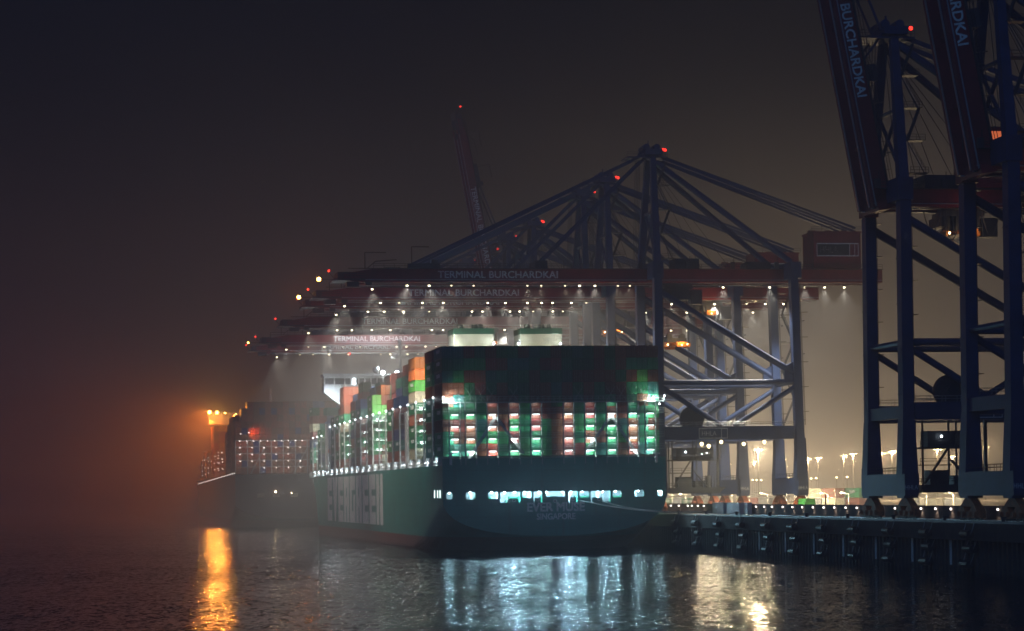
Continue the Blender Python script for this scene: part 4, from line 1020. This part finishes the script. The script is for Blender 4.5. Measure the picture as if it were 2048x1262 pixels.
for i, x in enumerate((1344,1372,1401,1432,1464,1499,1535,1573,1614,1656,1697,1853,1907)):
    a, z = inv_b(x, 990, RBL)
    o = thing('road_lamp', f'short twin armed road lamp, {ordw(i)} from the ship, one arm lit', 'lamp post', P(a, RBL, QZ), group='road lamps behind the quay')
    obj('pole', rlp, o); obj('lamp_head', rlh, o); obj('lit_lamp_head', rll, o); light('POINT', (-1.95,-0.1,3.75), 0, WARM, o, data=rl_l)
# tall floodlight masts in the yard
mp = MB(); mp.tube((0,0,0),(0,0,21),0.28,8,0,0.14); mp.box(-1.6,1.6,-0.1,0.1,20.6,20.9)
mpm = mp.mesh('mast_pole', M['grey'])
mh = MB()
for x in (-1.4,-0.5,0.5,1.4): mh.ball((x,-0.25,20.4),0.27,8,5,0,0.7); mh.box(x-0.3,x+0.3,-0.3,0.3,20.62,20.8,1)
mhm = mh.mesh('floodlight_head', [M['e_tan'], M['steel']])
mast_w = bpy.data.lights.new('yard_floodlight', 'POINT'); mast_w.energy = 72000; mast_w.color = (1.0,0.66,0.33); mast_w.shadow_soft_size = 0.5
mast_b = bpy.data.lights.new('yard_floodlight_near', 'POINT'); mast_b.energy = 330000; mast_b.color = (1.0,0.72,0.40); mast_b.shadow_soft_size = 0.5
for i, (x, y) in enumerate(((1516,899),(1416,914),(1457,928),(1508,923),(1566,918),(1616,917),(1636,915),(1687,911),(1706,907),(1763,906),(1784,902),(1874,898),(1904,912),(1970,893))):
    # stand each where a 21 m mast shows at this height
    dy = (y-631)+ROLL*(x-1024); Yd = (QZ+20.6-CAM_Z)*F/(HOR-dy); p = (x-1024)-ROLL*(y-631)+880; b = p*Yd/F*CT; a = (Yd-b*ST)/CT
    o = thing('floodlight_mast', f'tall yard floodlight mast in the fog, {ordw(i)} in a loose row behind the cranes' if i else 'brightest yard floodlight mast, between the crane legs beside the ship', 'light mast', P(a, b, QZ), group='floodlight masts in the yard')
    obj('mast_pole', mpm, o); obj('floodlight_head', mhm, o); light('POINT', (0,-0.3,19.6), 0, WARM, o, data=mast_b if i == 0 else mast_w)
lp = MB(); lp.tube((0,0,0),(0,0,9.5),0.12,6); lp.box(-0.5,0.5,-0.1,0.1,9.4,9.6); lpm = lp.mesh('pole', M['grey']); lhm = MB().ball((0,-0.15,9.25),0.42,8,5,0,0.7).mesh('lamp_head', M['e_tan'])
for i, (x, y) in enumerate(((1413,964),(1420,963),(1458,962),(1466,961),(1474,961),(1505,960),(1513,960),(1522,960),(1567,958),(1577,957),(1612,958),(1622,957),(1632,956),(1673,955),(1694,954))):
    dy = (y-631)+ROLL*(x-1024); Yd = (QZ+9.25-CAM_Z)*F/(HOR-dy); p = (x-1024)-ROLL*(y-631)+880; b = p*Yd/F*CT; a = (Yd-b*ST)/CT
    o = thing('yard_lamp', f'small yard lamp low in the fog, {ordw(i)} from the left behind the cranes', 'lamp post', P(a, b, QZ), group='small lamps in the yard'); obj('pole', lpm, o); obj('lamp_head', lhm, o)
# yard containers beyond the road
YG = 'containers standing in the yard'
WHERE = ('right of the green roofed cabin', 'left of the near dark crane', 'just right of the ship hull', 'beside the orange bogies', 'between the crane legs, mid gap', 'between the two dark cranes, left', 'between the two dark cranes, right')
for gi, (x0, n, tiers, cols, bb) in enumerate(((1622,3,2,('brown','grey','cream'),205),(1668,3,2,('green','cream','brown'),212),(1350,3,1,('lime','grey','green'),206),(1395,2,1,('green','grey'),206),(1500,3,1,('cream','brown','grey'),214),(1845,2,1,('grey','cream'),205),(1895,2,1,('cream','grey'),205))):
    a0, _ = inv_b(x0, 1000, bb)
    for q in range(n):
        for j in range(tiers):
            c = cols[(q+j) % len(cols)]
            tag(obj('yard_container', CME[c], None, P(a0-13.2*q, bb, QZ+2.7*j), TH), f'{c} yard container {WHERE[gi]}, {("ground level","on top")[j]}, {ordw(q)} from its left', 'container', YG)
# green truck cabin and red post by the road
a, _ = inv_b(1596, 1008, 170); o = thing('site_cabin', 'small site cabin with bright green roof panel and lit white base', 'cabin', P(a, 170, QZ))
m = MB(); m.box(0,2.4,-6,0,0,1.5); m.build('cabin_wall', M['white'], o); m = MB(); m.prism([(-0.1,1.5),(2.5,1.5),(2.3,3.0),(0.1,3.0)],-6.1,0.1,0,'y'); m.build('roof', CM['lime'], o)
light('POINT', (-2.2,-4.5,2.6), 260, (0.9,1,0.85), o, 0.2)
a, _ = inv_b(1651, 1008, 150); o = thing('marker_post', 'slim red marker post behind the quay wall lamps', 'post', P(a, 150, QZ)); m = MB(); m.tube((0,0,0),(0,0,4.2),0.2,8,0,0.1); m.build('post_shaft', M['red_post'], o); m = MB(); m.tube((0,0,0),(0,0,0.25),0.5,10); m.build('foot', M['red_post'], o)

# ------------------------------------------------------------------ the night haze
hz = MB(); hz.box(-1400, 1400, -140, 2560, -1.0, 146.0)
hm = bpy.data.materials.new('night_haze'); hm.use_nodes = True; ht = hm.node_tree; ht.nodes.clear()
ho = ht.nodes.new('ShaderNodeOutputMaterial'); hv = ht.nodes.new('ShaderNodeVolumePrincipled')
hv.inputs['Color'].default_value = (0.92, 0.94, 1.0, 1); hv.inputs['Density'].default_value = 0.0009; hv.inputs['Anisotropy'].default_value = 0.3
ht.links.new(hv.outputs[0], ho.inputs['Volume'])
h = hz.build('haze', hm); h['kind'] = 'stuff'
